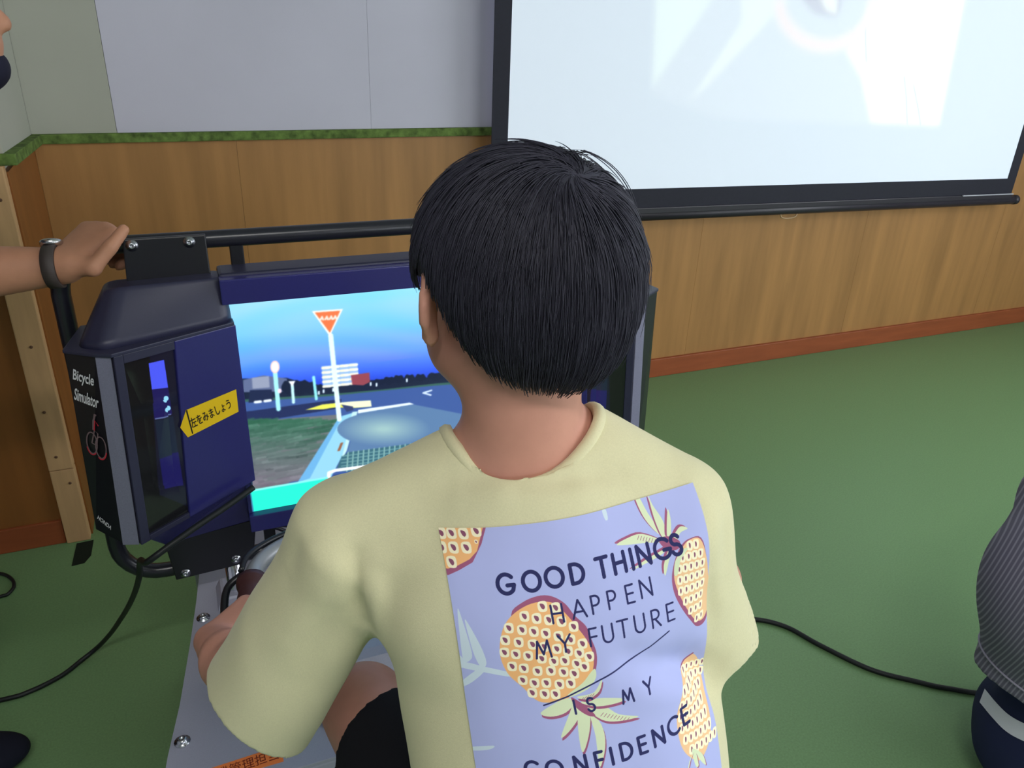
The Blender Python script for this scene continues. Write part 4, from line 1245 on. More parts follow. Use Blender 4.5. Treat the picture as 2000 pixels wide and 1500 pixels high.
# open hems and neck
S.apply(ecyl(SLv[0] * .42 + SLv[1] * .58, SLv[1] * 1.1 - SLv[0] * .1, tv, .061, .058, .069, .066), .004, 'sub')
S.apply(ecyl(SRv[0] * .48 + SRv[1] * .52, SRv[1] * 1.1 - SRv[0] * .1, tv, .046, .046, .043, .045), .004, 'sub')
NKA = nrm(H(0, -.022, -.060) - T(0, -.006, -.04))
NK0 = T(-.008, .004, -.036)
S.apply(ecyl(NK0 - NKA * .0, NK0 + NKA * .16, tu, .059, .060, .068, .070, cap=.3), .006, 'sub')
S.apply(ell(T(0, .075, -.03), (.055, .06, .045), np.stack([tu, tv, tw])), .01, 'sub')
S.cut(lambda P: (TP[2] - .03) - P[..., 2])
S.apply(ecyl(TP - tw * .09, TP + tw * .03, tu, .148, .114, .146, .112), .004, 'sub')
V, Q = S.surface()
V = smooth_pts(V, Q, 3, .5)
N_ = vnormals(V, Q)
# folds: soft ridges in the cloth
def fold(p0, p1, width, depth):
    p0, p1 = A_(p0), A_(p1); ab = p1 - p0
    t = np.clip((V - p0) @ ab / (ab @ ab), 0, 1)
    d = np.linalg.norm(V - p0 - t[:, None] * ab, axis=1)
    return depth * np.exp(-(d / width) ** 2) * (0.35 + 0.65 * np.sin(math.pi * np.clip(t, .05, .95)))
disp = np.zeros(len(V))
bvh0 = BVHTree.FromPolygons([Vector(p) for p in V], [tuple(map(int, f)) for f in Q])
PXF = lambda x, y, s: A_([0, 0, 1.45]) + (lambda d: d * (s / math.hypot(d[0], d[1])))((x - 1000) / 1530 * vr + (750 - y) / 1530 * vu + vf)
for (a, b, s_, w_, dp) in (((690, 1090), (712, 1215), .545, .010, -.008), ((712, 1215), (680, 1340), .555, .011, -.010), ((738, 1100), (742, 1240), .53, .013, .006), ((770, 1180), (765, 1330), .53, .010, -.004), ((1230, 1280), (1400, 1310), .5, .014, -.007), ((1200, 1335), (1390, 1360), .5, .016, .004), ((1385, 1120), (1392, 1240), .5, .012, -.005), ((1020, 950), (1210, 925), .5, .010, -.004), ((640, 1130), (560, 1250), .56, .02, .003),
                        ((600, 1040), (560, 1120), .60, .012, -.003), ((880, 935), (1090, 925), .545, .014, -.005), ((1090, 925), (1230, 900), .55, .014, -.003), ((900, 960), (1120, 955), .535, .016, .003),
                        ((770, 1050), (790, 1480), .50, .03, .003), ((1330, 1290), (1400, 1330), .50, .018, -.010), ((1340, 1380), (1420, 1340), .50, .016, -.006), ((1395, 960), (1420, 1130), .56, .014, -.005),
                        ((480, 1240), (620, 1420), .60, .018, .003), ((590, 1330), (650, 1200), .58, .016, -.003), ((1000, 890), (930, 905), .56, .010, .003)):
    ha = bvh0.ray_cast(Vector((0, 0, 1.45)), Vector((a[0] - 1000) / 1530 * vr + (750 - a[1]) / 1530 * vu + vf))[0]
    hb = bvh0.ray_cast(Vector((0, 0, 1.45)), Vector((b[0] - 1000) / 1530 * vr + (750 - b[1]) / 1530 * vu + vf))[0]
    if ha is not None and hb is not None: disp += fold(np.array(ha), np.array(hb), w_, dp)
wob = np.array([noise.noise(Vector(p * 11.0)) * .0032 + noise.noise(Vector((p[0] * 30, p[1] * 30, p[2] * 16))) * .0011 for p in V])
V = V + N_ * (disp + wob)[:, None]
V = smooth_pts(V, Q, 1, .4)
shirt = mesh('t_shirt', V, Q, M_SHIRT, boy, True, label='pale yellow short sleeved cotton shirt')
bvh = BVHTree.FromPolygons([Vector(p) for p in V], [tuple(map(int, f)) for f in Q])
# neck rib: band sewn round the neck opening
def on_shirt(p, d):
    h_ = bvh.ray_cast(Vector(p), Vector(d))
    return h_
band = []
for a in np.linspace(0, 2 * math.pi, 48, endpoint=False):
    rdir = tu * math.cos(a) + tv * math.sin(a)
    p = NK0 + rdir * .0655 + tv * (.012 if math.sin(a) > 0 else 0) + NKA * .12
    hit = bvh.ray_cast(Vector(p), Vector(-NKA))
    band.append(np.array(hit[0]) + NKA * .0015 if hit[0] is not None else p - NKA * .10)
band = np.array(band)
for _ in range(3): band = (np.roll(band, 1, 0) + band * 2 + np.roll(band, -1, 0)) / 4
Vb, Fb = [], []
cen = band.mean(0)
for i, p in enumerate(band):
    out = p - cen; out = out - NKA * (out @ NKA); out = out / np.linalg.norm(out)
    for (o_, h_) in ((.0065, -.005), (.006, .0015), (.001, .0045), (-.0035, .0035), (-.0045, -.003), (0, -.010)):
        Vb.append(p + out * o_ + NKA * h_)
nb = len(band)
for i in range(nb):
    for k in range(6):
        Fb.append((i * 6 + k, i * 6 + (k + 1) % 6, ((i + 1) % nb) * 6 + (k + 1) % 6, ((i + 1) % nb) * 6 + k))
mesh('neck_rib', Vb, Fb, M_SHIRT, shirt, True)

# printed panel on the back -------------------------------------------------------------
def ZP(zx, zy): return (850 + zx / 2.727, 950 + zy / 2.727)
def back_uw(x, y):
    d = (x - 1000) / 1530 * vr + (750 - y) / 1530 * vu + vf
    h_ = bvh.ray_cast(Vector((0, 0, 1.45)), Vector(d))
    p = np.array(h_[0]) - TN
    return p @ tu, p @ tw
fit_px = [(872, 1040), (960, 1030), (1100, 1005), (1200, 990), (1300, 976), (900, 1200), (1000, 1200), (1100, 1200), (1200, 1180), (1300, 1170), (920, 1400), (1000, 1400), (1100, 1400), (1200, 1400), (1300, 1380), (1340, 1100), (1340, 1250)]
fit_uw = [back_uw(*p) for p in fit_px]
HUW = homography([((x - 1100) / 200, (y - 1200) / 200) for x, y in fit_px], [(u * 10, w * 10) for u, w in fit_uw])
def px2uw(pts): return hmap(HUW, [((x - 1100) / 200, (y - 1200) / 200) for x, y in pts]) / 10
c_ = px2uw([(872, 1040), (1345, 968), (925, 1500)])
U0 = (c_[0][0] + c_[2][0]) / 2; U1 = px2uw([(1352, 1000)])[0][0]; Wt = (c_[0][1] + c_[1][1]) / 2
U1 = min(U1 + .010, .134)
Wb = Wt - .345
CW, CH = 1000, int(1000 * (Wt - Wb) / (U1 - U0))
print('PRINT', U0, U1, Wt, Wb, CW, CH, 'corners', c_)
cv = Canvas(CW, CH, (176, 182, 230), 2)
def Z(pts):
    uw = px2uw([ZP(*p) for p in pts])
    return np.c_[(uw[:, 0] - U0) / (U1 - U0) * CW, (Wt - uw[:, 1]) / (Wt - Wb) * CH]
def smoothpoly(pts, n=5): return [tuple(p) for p in spline(pts, n, True)]
K_ = np.linalg.norm(Z([(500, 700)])[0] - Z([(600, 700)])[0]) / 100      # canvas px per zoom px
ORG, CRM, MAU, NVY, LEAF, PALE = (244, 184, 124), (250, 240, 206), (160, 92, 124), (48, 50, 96), (216, 226, 190), (206, 220, 232)
def cell(x, y, w=50, h=56, rot=-8, sm=1.0):
    a = math.radians(rot)
    R_ = lambda px, py: (x + px * math.cos(a) - py * math.sin(a), y + px * math.sin(a) + py * math.cos(a))
    cv.poly(Z(smoothpoly([R_(-w * .46, -h * .34), R_(-w * .1, -h * .5), R_(w * .42, -h * .42), R_(w * .48, h * .2), R_(w * .3, h * .48), R_(-w * .3, h * .46), R_(-w * .5, h * .15)], 3)), CRM)
    cv.poly(Z(smoothpoly([R_(-w * .26 * sm, -h * .26), R_(w * .12 * sm, -h * .20), R_(w * .24 * sm, h * .08), R_(w * .06 * sm, h * .28), R_(-w * .16 * sm, h * .10)], 3)), (140, 84, 108))
def leaf(pts, sh=(-2, 9), body=LEAF):
    cv.poly(Z(smoothpoly([(x + sh[0], y + sh[1]) for x, y in pts], 4)), MAU)
    cv.poly(Z(smoothpoly(pts, 4)), body)
# pale sprig on the left
for pts in ([(120, 650), (150, 720), (200, 880), (195, 930), (160, 940), (135, 800)], [(160, 700), (240, 830), (278, 930), (255, 965), (215, 900), (180, 790)], [(150, 985), (165, 950), (260, 955), (400, 972), (405, 997), (270, 990)], [(275, 975), (215, 1060), (165, 1105), (160, 1070), (245, 968)], [(110, 900), (160, 930), (180, 970), (140, 985)],
            [(205, 1485), (225, 1462), (335, 1415), (322, 1440), (250, 1475)], [(190, 1380), (208, 1360), (214, 1372), (196, 1392)], [(884, 124), (905, 120), (913, 165), (898, 170)]):
    cv.poly(Z(smoothpoly(pts, 4)), PALE)
# pineapple cut by the top left corner
cv.poly(Z([(20, 150), (300, 130), (250, 300), (200, 398), (130, 445), (70, 480), (20, 480)]), MAU)
cv.poly(Z([(20, 150), (285, 130), (248, 260), (225, 340), (185, 385), (120, 425), (70, 448), (20, 450)]), ORG)
for x, y in ((95, 270), (158, 262), (225, 240), (103, 340), (170, 330), (90, 412), (40, 350), (40, 280)): cell(x, y, 54, 58)
cell(222, 294, 18, 20)
# the large pineapple, upside down
cv.poly(Z(smoothpoly([(395, 650), (450, 582), (530, 545), (600, 543), (668, 578), (718, 640), (776, 695), (806, 765), (834, 835), (840, 905), (822, 975), (780, 1000), (600, 900), (450, 800)], 4)), MAU)
cv.poly(Z(smoothpoly([(555, 572), (620, 582), (676, 634), (726, 694), (784, 772), (818, 850), (822, 930), (790, 1010), (742, 1064), (680, 1105), (600, 1125), (540, 1116), (470, 1052), (400, 992), (358, 920), (342, 850), (345, 770), (365, 700), (410, 640), (480, 592)], 4)), ORG)
rows_ = [[(555, 597), (622, 602)], [(463, 652), (525, 660), (588, 665), (652, 672), (714, 698)], [(385, 720), (452, 724), (512, 730), (573, 737), (638, 750), (700, 768), (762, 790)],
         [(368, 788), (437, 794), (508, 800), (568, 810), (632, 820), (690, 832), (748, 842)], [(367, 858), (425, 862), (488, 866), (558, 877), (620, 890), (676, 886), (800, 862), (738, 900)],
         [(410, 935), (470, 940), (540, 950), (608, 945), (673, 950), (728, 957), (778, 918)], [(468, 1010), (528, 1020), (588, 1015), (655, 1020), (712, 1012)], [(520, 1078), (582, 1078), (637, 1075)]]
for r_ in rows_:
    for x, y in r_: cell(x, y, 50, 56, -6)
cv.poly(Z(smoothpoly([(832, 930), (838, 980), (800, 1040), (720, 1085), (700, 1075), (770, 1010), (810, 950)], 4)), LEAF)
for pts in ([(700, 1095), (640, 1122), (565, 1185), (612, 1200), (690, 1172), (738, 1112)], [(738, 1110), (700, 1200), (668, 1305), (722, 1250), (776, 1150)], [(770, 1140), (750, 1220), (776, 1375), (806, 1290), (812, 1180)],
            [(812, 1180), (842, 1290), (866, 1452), (892, 1350), (880, 1250), (832, 1170)], [(790, 1135), (870, 1200), (960, 1212), (1068, 1195), (960, 1175), (880, 1128)], [(770, 1118), (850, 1132), (960, 1112), (985, 1092), (880, 1086), (790, 1100)], [(745, 1085), (830, 1058), (868, 985), (858, 1050), (800, 1096)]):
    leaf(pts, (6, 13))
cv.poly(Z(smoothpoly([(716, 1090), (750, 1105), (800, 1140), (840, 1180), (800, 1180), (740, 1140)], 4)), MAU)
for k in range(9): cv.stroke(Z([(880 + k * 17, 1165 + k * 4), (866 + k * 17, 1182 + k * 4)]), 3 * K_, MAU)
for k in range(5): cv.stroke(Z([(780 + k * 13, 1088 - k * 6), (768 + k * 13, 1102 - k * 5)]), 3 * K_, MAU)
# pineapple at the right edge, cells narrow
cv.poly(Z(smoothpoly([(1262, 390), (1300, 320), (1345, 290), (1405, 290), (1440, 400), (1480, 560), (1500, 700), (1490, 790), (1425, 800), (1372, 748), (1305, 660), (1258, 570), (1244, 480)], 4)), MAU)
cv.poly(Z(smoothpoly([(1272, 400), (1305, 330), (1345, 296), (1400, 296), (1440, 400), (1480, 560), (1500, 700), (1480, 765), (1430, 770), (1386, 736), (1325, 650), (1278, 560), (1256, 480)], 4)), (240, 196, 150))
for j in range(8):
    y = 325 + 60 * j
    x0_, x1_ = np.interp(j, [0, 1, 2, 4, 5, 6, 7], [1330, 1290, 1272, 1284, 1316, 1352, 1400]), np.interp(j, [0, 3, 7], [1420, 1450, 1490])
    n__ = max(2, int((x1_ - x0_) / 33))
    for i in range(n__): cell(x0_ + 12 + 33 * i, y - 5 * i, 33, 50, 4, .62)
cv.poly(Z(smoothpoly([(1256, 470), (1262, 400), (1300, 345), (1330, 340), (1290, 400), (1276, 470)], 4)), LEAF)
for pts in ([(1075, 70), (1100, 75), (1140, 160), (1212, 275), (1165, 245), (1110, 170)], [(1152, 70), (1170, 120), (1215, 200), (1232, 292), (1200, 275), (1168, 180)], [(1250, 145), (1257, 200), (1247, 275), (1228, 275), (1236, 200)],
            [(1340, 242), (1300, 232), (1262, 280), (1275, 308), (1298, 262)], [(950, 297), (1010, 268), (1095, 255), (1205, 300), (1110, 300)], [(1022, 428), (1090, 388), (1190, 345), (1240, 325), (1180, 370), (1090, 405)], [(1207, 472), (1200, 420), (1226, 350), (1245, 345), (1228, 400)]):
    leaf(pts, (-11, -9))
cv.poly(Z(smoothpoly([(1180, 290), (1230, 275), (1290, 300), (1280, 340), (1220, 340)], 4)), MAU)
for k in range(8): cv.stroke(Z([(1075 + k * 15, 262 + k * 4), (1066 + k * 15, 280 + k * 4)]), 3 * K_, MAU)
# pineapple low on the right
cv.poly(Z(smoothpoly([(1445, 1000), (1385, 1050), (1330, 1140), (1296, 1230), (1296, 1320), (1320, 1410), (1370, 1470), (1440, 1500), (1520, 1400), (1530, 1200), (1500, 1060)], 4)), (240, 196, 150))
cv.stroke(Z([(1450, 996), (1400, 1030), (1376, 1065)]), 14 * K_, MAU)
for j in range(7):
    y = 1085 + 58 * j
    x0_ = np.interp(j, [0, 1, 2, 3, 4, 5, 6], [1380, 1340, 1316, 1308, 1316, 1334, 1370])
    for i in range(6): cell(x0_ + 10 + 34 * i, y - 3 * i, 34, 50, 10, .62)
for pts in ([(1380, 1440), (1400, 1440), (1420, 1520), (1400, 1520)], [(1400, 1440), (1450, 1480), (1470, 1540), (1430, 1500)], [(1390, 1445), (1370, 1480), (1350, 1540), (1360, 1490)]): leaf(pts, (5, 5))
# words
def letter(ch, zx, zy, h, wst, rot, sx=1.0):
    w, st = GLYPH[ch]
    a = math.radians(rot)
    for path in st:
        pts = []
        for (x, y) in path:
            lx, ly = (x - w / 2) * h * sx, -(y - .5) * h
            pts.append((zx + lx * math.cos(a) - ly * math.sin(a), zy + lx * math.sin(a) + ly * math.cos(a)))
        cv.stroke(Z(pts), wst * K_, NVY)
for ch, x, y in zip('GOODTHINGS', (367, 500, 617, 733, 865, 957, 1026, 1093, 1196, 1270), (492, 470, 446, 425, 399, 384, 372, 357, 335, 318)): letter(ch, x, y, 98, 20, -10)
for ch, x, y in zip('HAPPEN', (630, 740, 826, 912, 1008, 1097), (632, 606, 586, 566, 545, 522)): letter(ch, x, y, 92, 11, -10)
for ch, x, y in zip('MYFUTURE', (562, 672, 815, 893, 975, 1064, 1152, 1236), (825, 790, 757, 742, 724, 704, 688, 668)): letter(ch, x, y, 94, 11, -10)
cv.stroke(Z([(580, 1142), (700, 1085), (860, 990), (1000, 915), (1130, 845), (1180, 808), (1235, 773)]), 8.5 * K_, NVY)
for ch, x, y in (('I', 735, 1140), ('S', 816, 1122), ('M', 1004, 1080), ('Y', 1118, 1050)): letter(ch, x, y, 70, 12, -12)
for ch, x, y in zip('CONFIDENCE', (530, 640, 770, 862, 928, 1005, 1090, 1180, 1270, 1345), (1503, 1478, 1440, 1416, 1396, 1374, 1350, 1320, 1288, 1256)): letter(ch, x, y, 88, 18, -13)
im_p = cv.out()
M_PRINT = img_mat('pineapple_print', im_p, 0, .85, .15)
GX, GY = 150, 190
Vp, UVp, okp = [], [], np.zeros((GY + 1, GX + 1), bool)
for j in range(GY + 1):
    for i in range(GX + 1):
        u = U0 + (U1 - U0) * i / GX; w = Wt + (Wb - Wt) * j / GY
        o_ = T(u, -.40, w)
        h_ = bvh.ray_cast(Vector(o_), Vector(tv))
        if h_[0] is None: Vp.append(o_)
        else:
            okp[j, i] = (np.array(h_[0]) - TN) @ tv < .06
            Vp.append(np.array(h_[0] + h_[1] * .0012 * (1 if h_[1] @ Vector(tv) < 0 else -1)))
        UVp.append((i / GX, 1 - j / GY))
Fp = [(j * (GX + 1) + i, (j + 1) * (GX + 1) + i, (j + 1) * (GX + 1) + i + 1, j * (GX + 1) + i + 1) for j in range(GY) for i in range(GX) if okp[j:j + 2, i:i + 2].all()]
pn = mesh('printed_panel', Vp, np.array(Fp), M_PRINT, shirt, True, label='lavender printed panel with pineapples and dark blue words')
set_uv(pn, UVp)

# ---------------------------------------------------------------- shorts and shoes
SH = Field((.05, .22, .50), (.62, .80, .84), .004)
SH.apply(ecyl(TP + tw * .10, TP - tw * .03, tu, .122, .094, .136, .105))
for hp, kn in ((HPL, KNL), (HPR, KNR)):
    e_ = hp * .22 + kn * .78
    SH.apply(clip(cone(hp, hp * .1 + kn * .9, .088, .070), e_, kn - hp), .03)
    SH.apply(cone(hp * .3 + kn * .7, kn * 1.1 - hp * .1, .060, .054), .003, 'sub')
V, Q = SH.surface(); V = smooth_pts(V, Q, 2, .5)
mesh('shorts', V, Q, M_SHORTS, boy, True)
for an in (ANL, ANR):
    lathe('sock', [(.036, -.03), (.037, .0), (.0385, .055), (.036, .058)], an, (KNL - ANL) if an is ANL else (KNR - ANR), M_SOCK, boy, 18)
    fs = Field(an + A_([-.06, -.09, -.075]), an + A_([.06, .20, .06]), .003)
    fs.apply(ell(an + A_([0, -.010, -.020]), (.037, .048, .036)))
    fs.apply(ell(an + A_([0, .075, -.034]), (.039, .075, .024)), .03)
    zs = .3405
    fs.cut(lambda P: zs + .012 - P[..., 2])
    V, Q = fs.surface(); V = smooth_pts(V, Q, 2, .5)
    sh_ = mesh('shoe', V, Q, M_SHOE, boy, True)
    sp = [(an[0] + .040 * math.cos(a) * (1.0 + .08 * math.sin(a)), an[1] + .045 + .105 * math.sin(a), zs) for a in np.linspace(0, 2 * math.pi, 28, endpoint=False)]
    prism('sole', sp, (0, 0, .014), M_SOLE, sh_, .002)
# ================================================================ adult at the left edge, hand on the frame
M_SKIN2 = mat('adult_skin', (176, 126, 100), 0.55, 0.3, var=0.06, scale=40, bump=0.04, bscale=500)
M_DSHIRT = mat('dark_grey_shirt', (54, 56, 66), 0.85, 0.2, bump=0.1, bscale=700)
M_TROU = mat('dark_navy_trousers', (22, 24, 38), 0.85, 0.2, bump=0.1, bscale=700)
M_BAND = mat('watch_band', (62, 54, 52), 0.6, 0.35)
M_STEEL = mat('watch_steel', (196, 196, 200), 0.25, 0.5, metal=1.0)
M_MASK = mat('dark_navy_cloth', (26, 26, 44), 0.8, 0.2)
adult = empty('person', (-.62, 1.40, 0), 'adult at the left edge wearing a wristwatch, one hand on the frame of the simulator', 'person')
AH = A_([-.292, 1.300, 1.437])
_a = math.radians(75); _p = math.radians(-4)
af = A_([math.sin(_a) * math.cos(_p), math.cos(_a) * math.cos(_p), -math.sin(_p)]); ar = A_([math.cos(_a), -math.sin(_a), 0]); au = np.cross(ar, af)
AM = np.stack([ar, af, au])
def AHf(x, y, z): return AH + ar * x + af * y + au * z
WR = A_([-.186, 1.348, 1.070]); EL = A_([-.440, 1.385, 1.056]); SHa = A_([-.485, 1.500, 1.255])
SHb = A_([-.470, 1.180, 1.255]); ELb = A_([-.560, 1.060, 1.04]); WRb = A_([-.480, 1.13, .84])
PEL = A_([-.700, 1.400, .900]); CH = A_([-.500, 1.345, 1.20]); NEa = A_([-.375, 1.305, 1.300])
D = Field((-.98, .95, .0), (-.05, 1.66, 1.60), .005)
head_into(D, AHf, AM, 1.06)
D.apply(cone(NEa, AHf(0, -.02, -.07), .060, .054), .03)
D.apply(ecyl(CH, (CH + PEL) / 2, (0, 1, 0), .165, .10, .145, .10), .03)
D.apply(ecyl((CH + PEL) / 2, PEL, (0, 1, 0), .145, .10, .155, .11), .03)
D.apply(cone(SHa, SHb, .062, .062), .04); D.apply(cone(CH, NEa, .08, .06), .03)
chain(D, [SHa, EL], [.055, .043], .03); chain(D, [EL, EL * .65 + WR * .35, WR], [.044, .046, .0285], .015)
chain(D, [SHb, ELb], [.055, .043], .03); chain(D, [ELb, ELb * .65 + WRb * .35, WRb], [.044, .045, .0285], .015)
for y, fx in ((1.25, -.70), (1.435, -.592)):
    hp = A_([PEL[0], y * .5 + PEL[1] * .5 , .88]); kn = A_([(fx + PEL[0]) / 2 + .03, y, .48]); an = A_([fx - .05, y, .09])
    chain(D, [hp, kn], [.088, .062], .03); chain(D, [kn, kn * .65 + an * .35, an], [.060, .058, .040], .02)
ah = nrm([.66, .50, .46]); nh = nrm([.42, .40, -.80]); nh = nrm(nh - ah * (nh @ ah)); th = nrm(-np.cross(ah, nh)); 
if th[1] > 0: th = -th
hand(D, WR, ah, nh, th, 1.05, curl=(66, 78, 52), thumb_at=[WR + A_([.018, -.016, .004]), (-.142, 1.316, 1.072), (-.114, 1.326, 1.100), (-.092, 1.342, 1.122)], knuck=.082)
a2 = nrm([.35, .35, -.8]); n2 = nrm([.6, -.2, -.1]); n2 = nrm(n2 - a2 * (n2 @ a2))
hand(D, WRb, a2, n2, nrm(np.cross(a2, n2)), 1.0, curl=(22, 28, 20))
V, Q = D.surface(); V = smooth_pts(V, Q, 2, .45)
ab_ = mesh('body', V, Q, M_SKIN2, adult, True)
add_eyes(ab_, AHf, 1.06)
# clothes
D = Field((-1.0, .98, .72), (-.25, 1.68, 1.40), .006)
D.apply(ecyl(CH, (CH + PEL) / 2, (0, 1, 0), .178, .115, .165, .118)); D.apply(ecyl((CH + PEL) / 2, PEL - A_([0, 0, .04]), (0, 1, 0), .165, .118, .176, .128), .03)
D.apply(cone(SHa, SHb, .072, .072), .04); D.apply(cone(CH, NEa * .8 + CH * .2, .09, .068), .03)
for a, b in ((SHa, EL), (SHb, ELb)):
    D.apply(clip(cone(a, b, .070, .068), a * .35 + b * .65, b - a), .02)
    D.apply(cone(a * .5 + b * .5, b * 1.2 - a * .2, .056, .056), .003, 'sub')
D.apply(cone(NEa, AHf(0, -.02, -.07), .066, .066), .005, 'sub')
V, Q = D.surface(); V = smooth_pts(V, Q, 2, .5)
mesh('shirt', V, Q, M_DSHIRT, adult, True)
D = Field((-1.0, 1.10, .06), (-.40, 1.66, 1.0), .006)
D.apply(ecyl(PEL + A_([.02, 0, .06]), PEL - A_([0, 0, .04]), (0, 1, 0), .165, .122, .17, .125))
for y, fx in ((1.25, -.70), (1.435, -.592)):
    hp = A_([PEL[0], y * .5 + PEL[1] * .5, .88]); kn = A_([(fx + PEL[0]) / 2 + .03, y, .48]); an = A_([fx - .045, y, .07])
    chain(D, [hp, kn, an], [.105, .082, .066], .03)
V, Q = D.surface(); V = smooth_pts(V, Q, 2, .5)
mesh('trousers', V, Q, M_TROU, adult, True)
for y, fx in ((1.25, -.70), (1.435, -.592)):
    fs = Field((fx - .14, y - .07, 0), (fx + .18, y + .07, .13), .004)
    fs.apply(ell((fx - .055, y, .055), (.06, .043, .055))); fs.apply(ell((fx + .045, y - .012, .040), (.105, .056, .040)), .03)
    fs.cut(lambda P: .004 - P[..., 2])
    V, Q = fs.surface(); V = smooth_pts(V, Q, 2, .5)
    mesh('shoe', V, Q, M_TROU, adult, True)
hd = Field(AH - .17, AH + .17, .004)
hd.apply(ell(AHf(0, -.012, .030), (.088, .106, .096), AM))
def hcut(P):
    q = (P - AH) @ AM.T
    return np.interp(q[..., 1], [-.2, -.06, -.02, .02, .06, .2], [-.06, -.04, .030, .050, .075, .090]) - q[..., 2]
hd.cut(hcut)
V, Q = hd.surface(); V = smooth_pts(V, Q, 2, .5)
mesh('hair', V, Q, M_HAIR, adult, True)
# dark cloth under the chin
cf = Field(AH - .20, AH + .20, .004)
cf.apply(ell(AHf(0, .050, -.084), (.048, .046, .034), AM)); cf.apply(ell(AHf(0, .014, -.078), (.066, .062, .036), AM), .02)
cf.cut(lambda P: ((P - AH) @ AM.T)[..., 2] + .068)
V, Q = cf.surface(); V = smooth_pts(V, Q, 2, .5)
mesh('chin_cover', V, Q, M_MASK, adult, True, label='dark cloth under the chin')
# wristwatch
fa = nrm(WR - EL); wc = WR - fa * .012
e1 = nrm(A_([0, 0, 1]) - fa * fa[2]); e2 = np.cross(fa, e1)
wt = None
Vw, Fw = [], []
n_ = 40
for i in range(n_):
    a = 2 * math.pi * i / n_
    for (r_, h_) in ((.0305, -.010), (.0345, -.009), (.0345, .009), (.0305, .010)):
        Vw.append(wc + e1 * math.cos(a) * r_ * .98 + e2 * math.sin(a) * r_ * 1.04 + fa * h_)
for i in range(n_):
    for k in range(4): Fw.append((i * 4 + k, i * 4 + (k + 1) % 4, ((i + 1) % n_) * 4 + (k + 1) % 4, ((i + 1) % n_) * 4 + k))
wt = mesh('wristwatch', Vw, Fw, M_BAND, adult, True, label='dark brown banded wristwatch')
wn = nrm(e1 * .9 + e2 * (.45 if e2[1] > 0 else -.45))
lathe('watch_case', [(.0001, -.002), (.015, -.002), (.0165, .002), (.0165, .006), (.014, .008), (.0001, .008)], wc + wn * .033, wn, M_STEEL, wt, 24)
lathe('watch_dial', [(.0001, .0079), (.0125, .0079), (.0125, .0084), (.0001, .0084)], wc + wn * .033, wn, M_WHT, wt, 24)

# ================================================================ child seated on the floor at the right edge
def stripe_mat():
    m = mat('grey_striped_cloth', (128, 124, 140), 0.85, 0.2)
    nt = m.node_tree; b = nt.nodes['Principled BSDF']
    tc = nt.nodes.new('ShaderNodeTexCoord'); dt = nt.nodes.new('ShaderNodeVectorMath'); ml = nt.nodes.new('ShaderNodeMath'); sn = nt.nodes.new('ShaderNodeMath'); rp = nt.nodes.new('ShaderNodeValToRGB')
    dt.operation = 'DOT_PRODUCT'; dt.inputs[1].default_value = (-0.416, 0.79, 0.146)
    ml.operation = 'MULTIPLY'; ml.inputs[1].default_value = 2 * math.pi / 0.0062; sn.operation = 'SINE'
    rp.color_ramp.elements[0].color = tuple(s2l((110, 106, 124))) + (1,); rp.color_ramp.elements[1].color = tuple(s2l((156, 152, 168))) + (1,)
    nt.links.new(tc.outputs['Object'], dt.inputs[0]); nt.links.new(dt.outputs['Value'], ml.inputs[0]); nt.links.new(ml.outputs[0], sn.inputs[0])
    nt.links.new(sn.outputs[0], rp.inputs[0]); nt.links.new(rp.outputs[0], b.inputs['Base Color'])
    return m
M_STRIPE = stripe_mat()
M_NAVYC = mat('navy_cloth', (40, 46, 78), 0.85, 0.2, bump=0.1, bscale=700)
M_WBAND = mat('white_tape', (225, 226, 236), 0.8, 0.2)
kid = empty('person', (1.50, .62, 0), 'child on the floor at the right edge in grey striped shirt and navy trousers', 'person')
kh = A_([1.525, .590, .125]); kc = A_([1.452, .640, .495]); kn_ = A_([1.64, .66, .655]); kH = A_([1.72, .675, .76])
KF = Field((1.2, .30, .0), (2.15, .95, .98), .006)
kf = nrm([.92, .25, -.2]); kr = nrm([.26, -.96, 0]); ku = np.cross(kr, kf); KM = np.stack([kr, kf, ku])
def KHf(x, y, z): return kH + kr * x + kf * y + ku * z
head_into(KF, KHf, KM, .98)
KF.apply(cone(kn_, KHf(0, -.02, -.06), .05, .05), .02)
KF.apply(ecyl(kc + A_([.02, 0, .08]), kh, (-.25, .95, 0), .12, .085, .125, .10), .03)
ksL, ksR = kc + A_([.13, .15, .13]), kc + A_([.20, -.14, .13])
kEL, kER = A_([1.76, .86, .44]), A_([1.82, .50, .44]); kWL, kWR = A_([1.93, .76, .42]), A_([1.95, .60, .42])
KF.apply(cone(ksL, ksR, .05, .05), .03)
for a, b, c in ((ksL, kEL, kWL), (ksR, kER, kWR)):
    chain(KF, [a, b], [.042, .034], .02); chain(KF, [b, c], [.033, .023], .01)
    hand(KF, c, c - b, (0, 0, -1), np.cross((0, 0, -1), nrm(c - b)) * (1 if a is ksL else -1), .8, curl=(30, 30, 20))
for sy, kk, aa in ((.10, (1.80, .76, .36), (1.94, .74, .07)), (-.09, (1.82, .55, .36), (1.96, .57, .07))):
    hp = kh + A_([.02, sy, 0])
    chain(KF, [hp, A_(kk)], [.085, .056], .03); chain(KF, [A_(kk), A_(aa)], [.054, .034], .02)
V, Q = KF.surface(); V = smooth_pts(V, Q, 2, .45)
kb = mesh('body', V, Q, M_SKIN, kid, True); add_eyes(kb, KHf, .98)
hd = Field(kH - .17, kH + .17, .005)
hd.apply(ell(KHf(0, -.012, .030), (.086, .102, .092), KM))
hd.cut(lambda P: np.interp(((P - kH) @ KM.T)[..., 1], [-.2, -.06, -.02, .02, .06, .2], [-.08, -.07, -.02, .0, .05, .06]) - ((P - kH) @ KM.T)[..., 2])
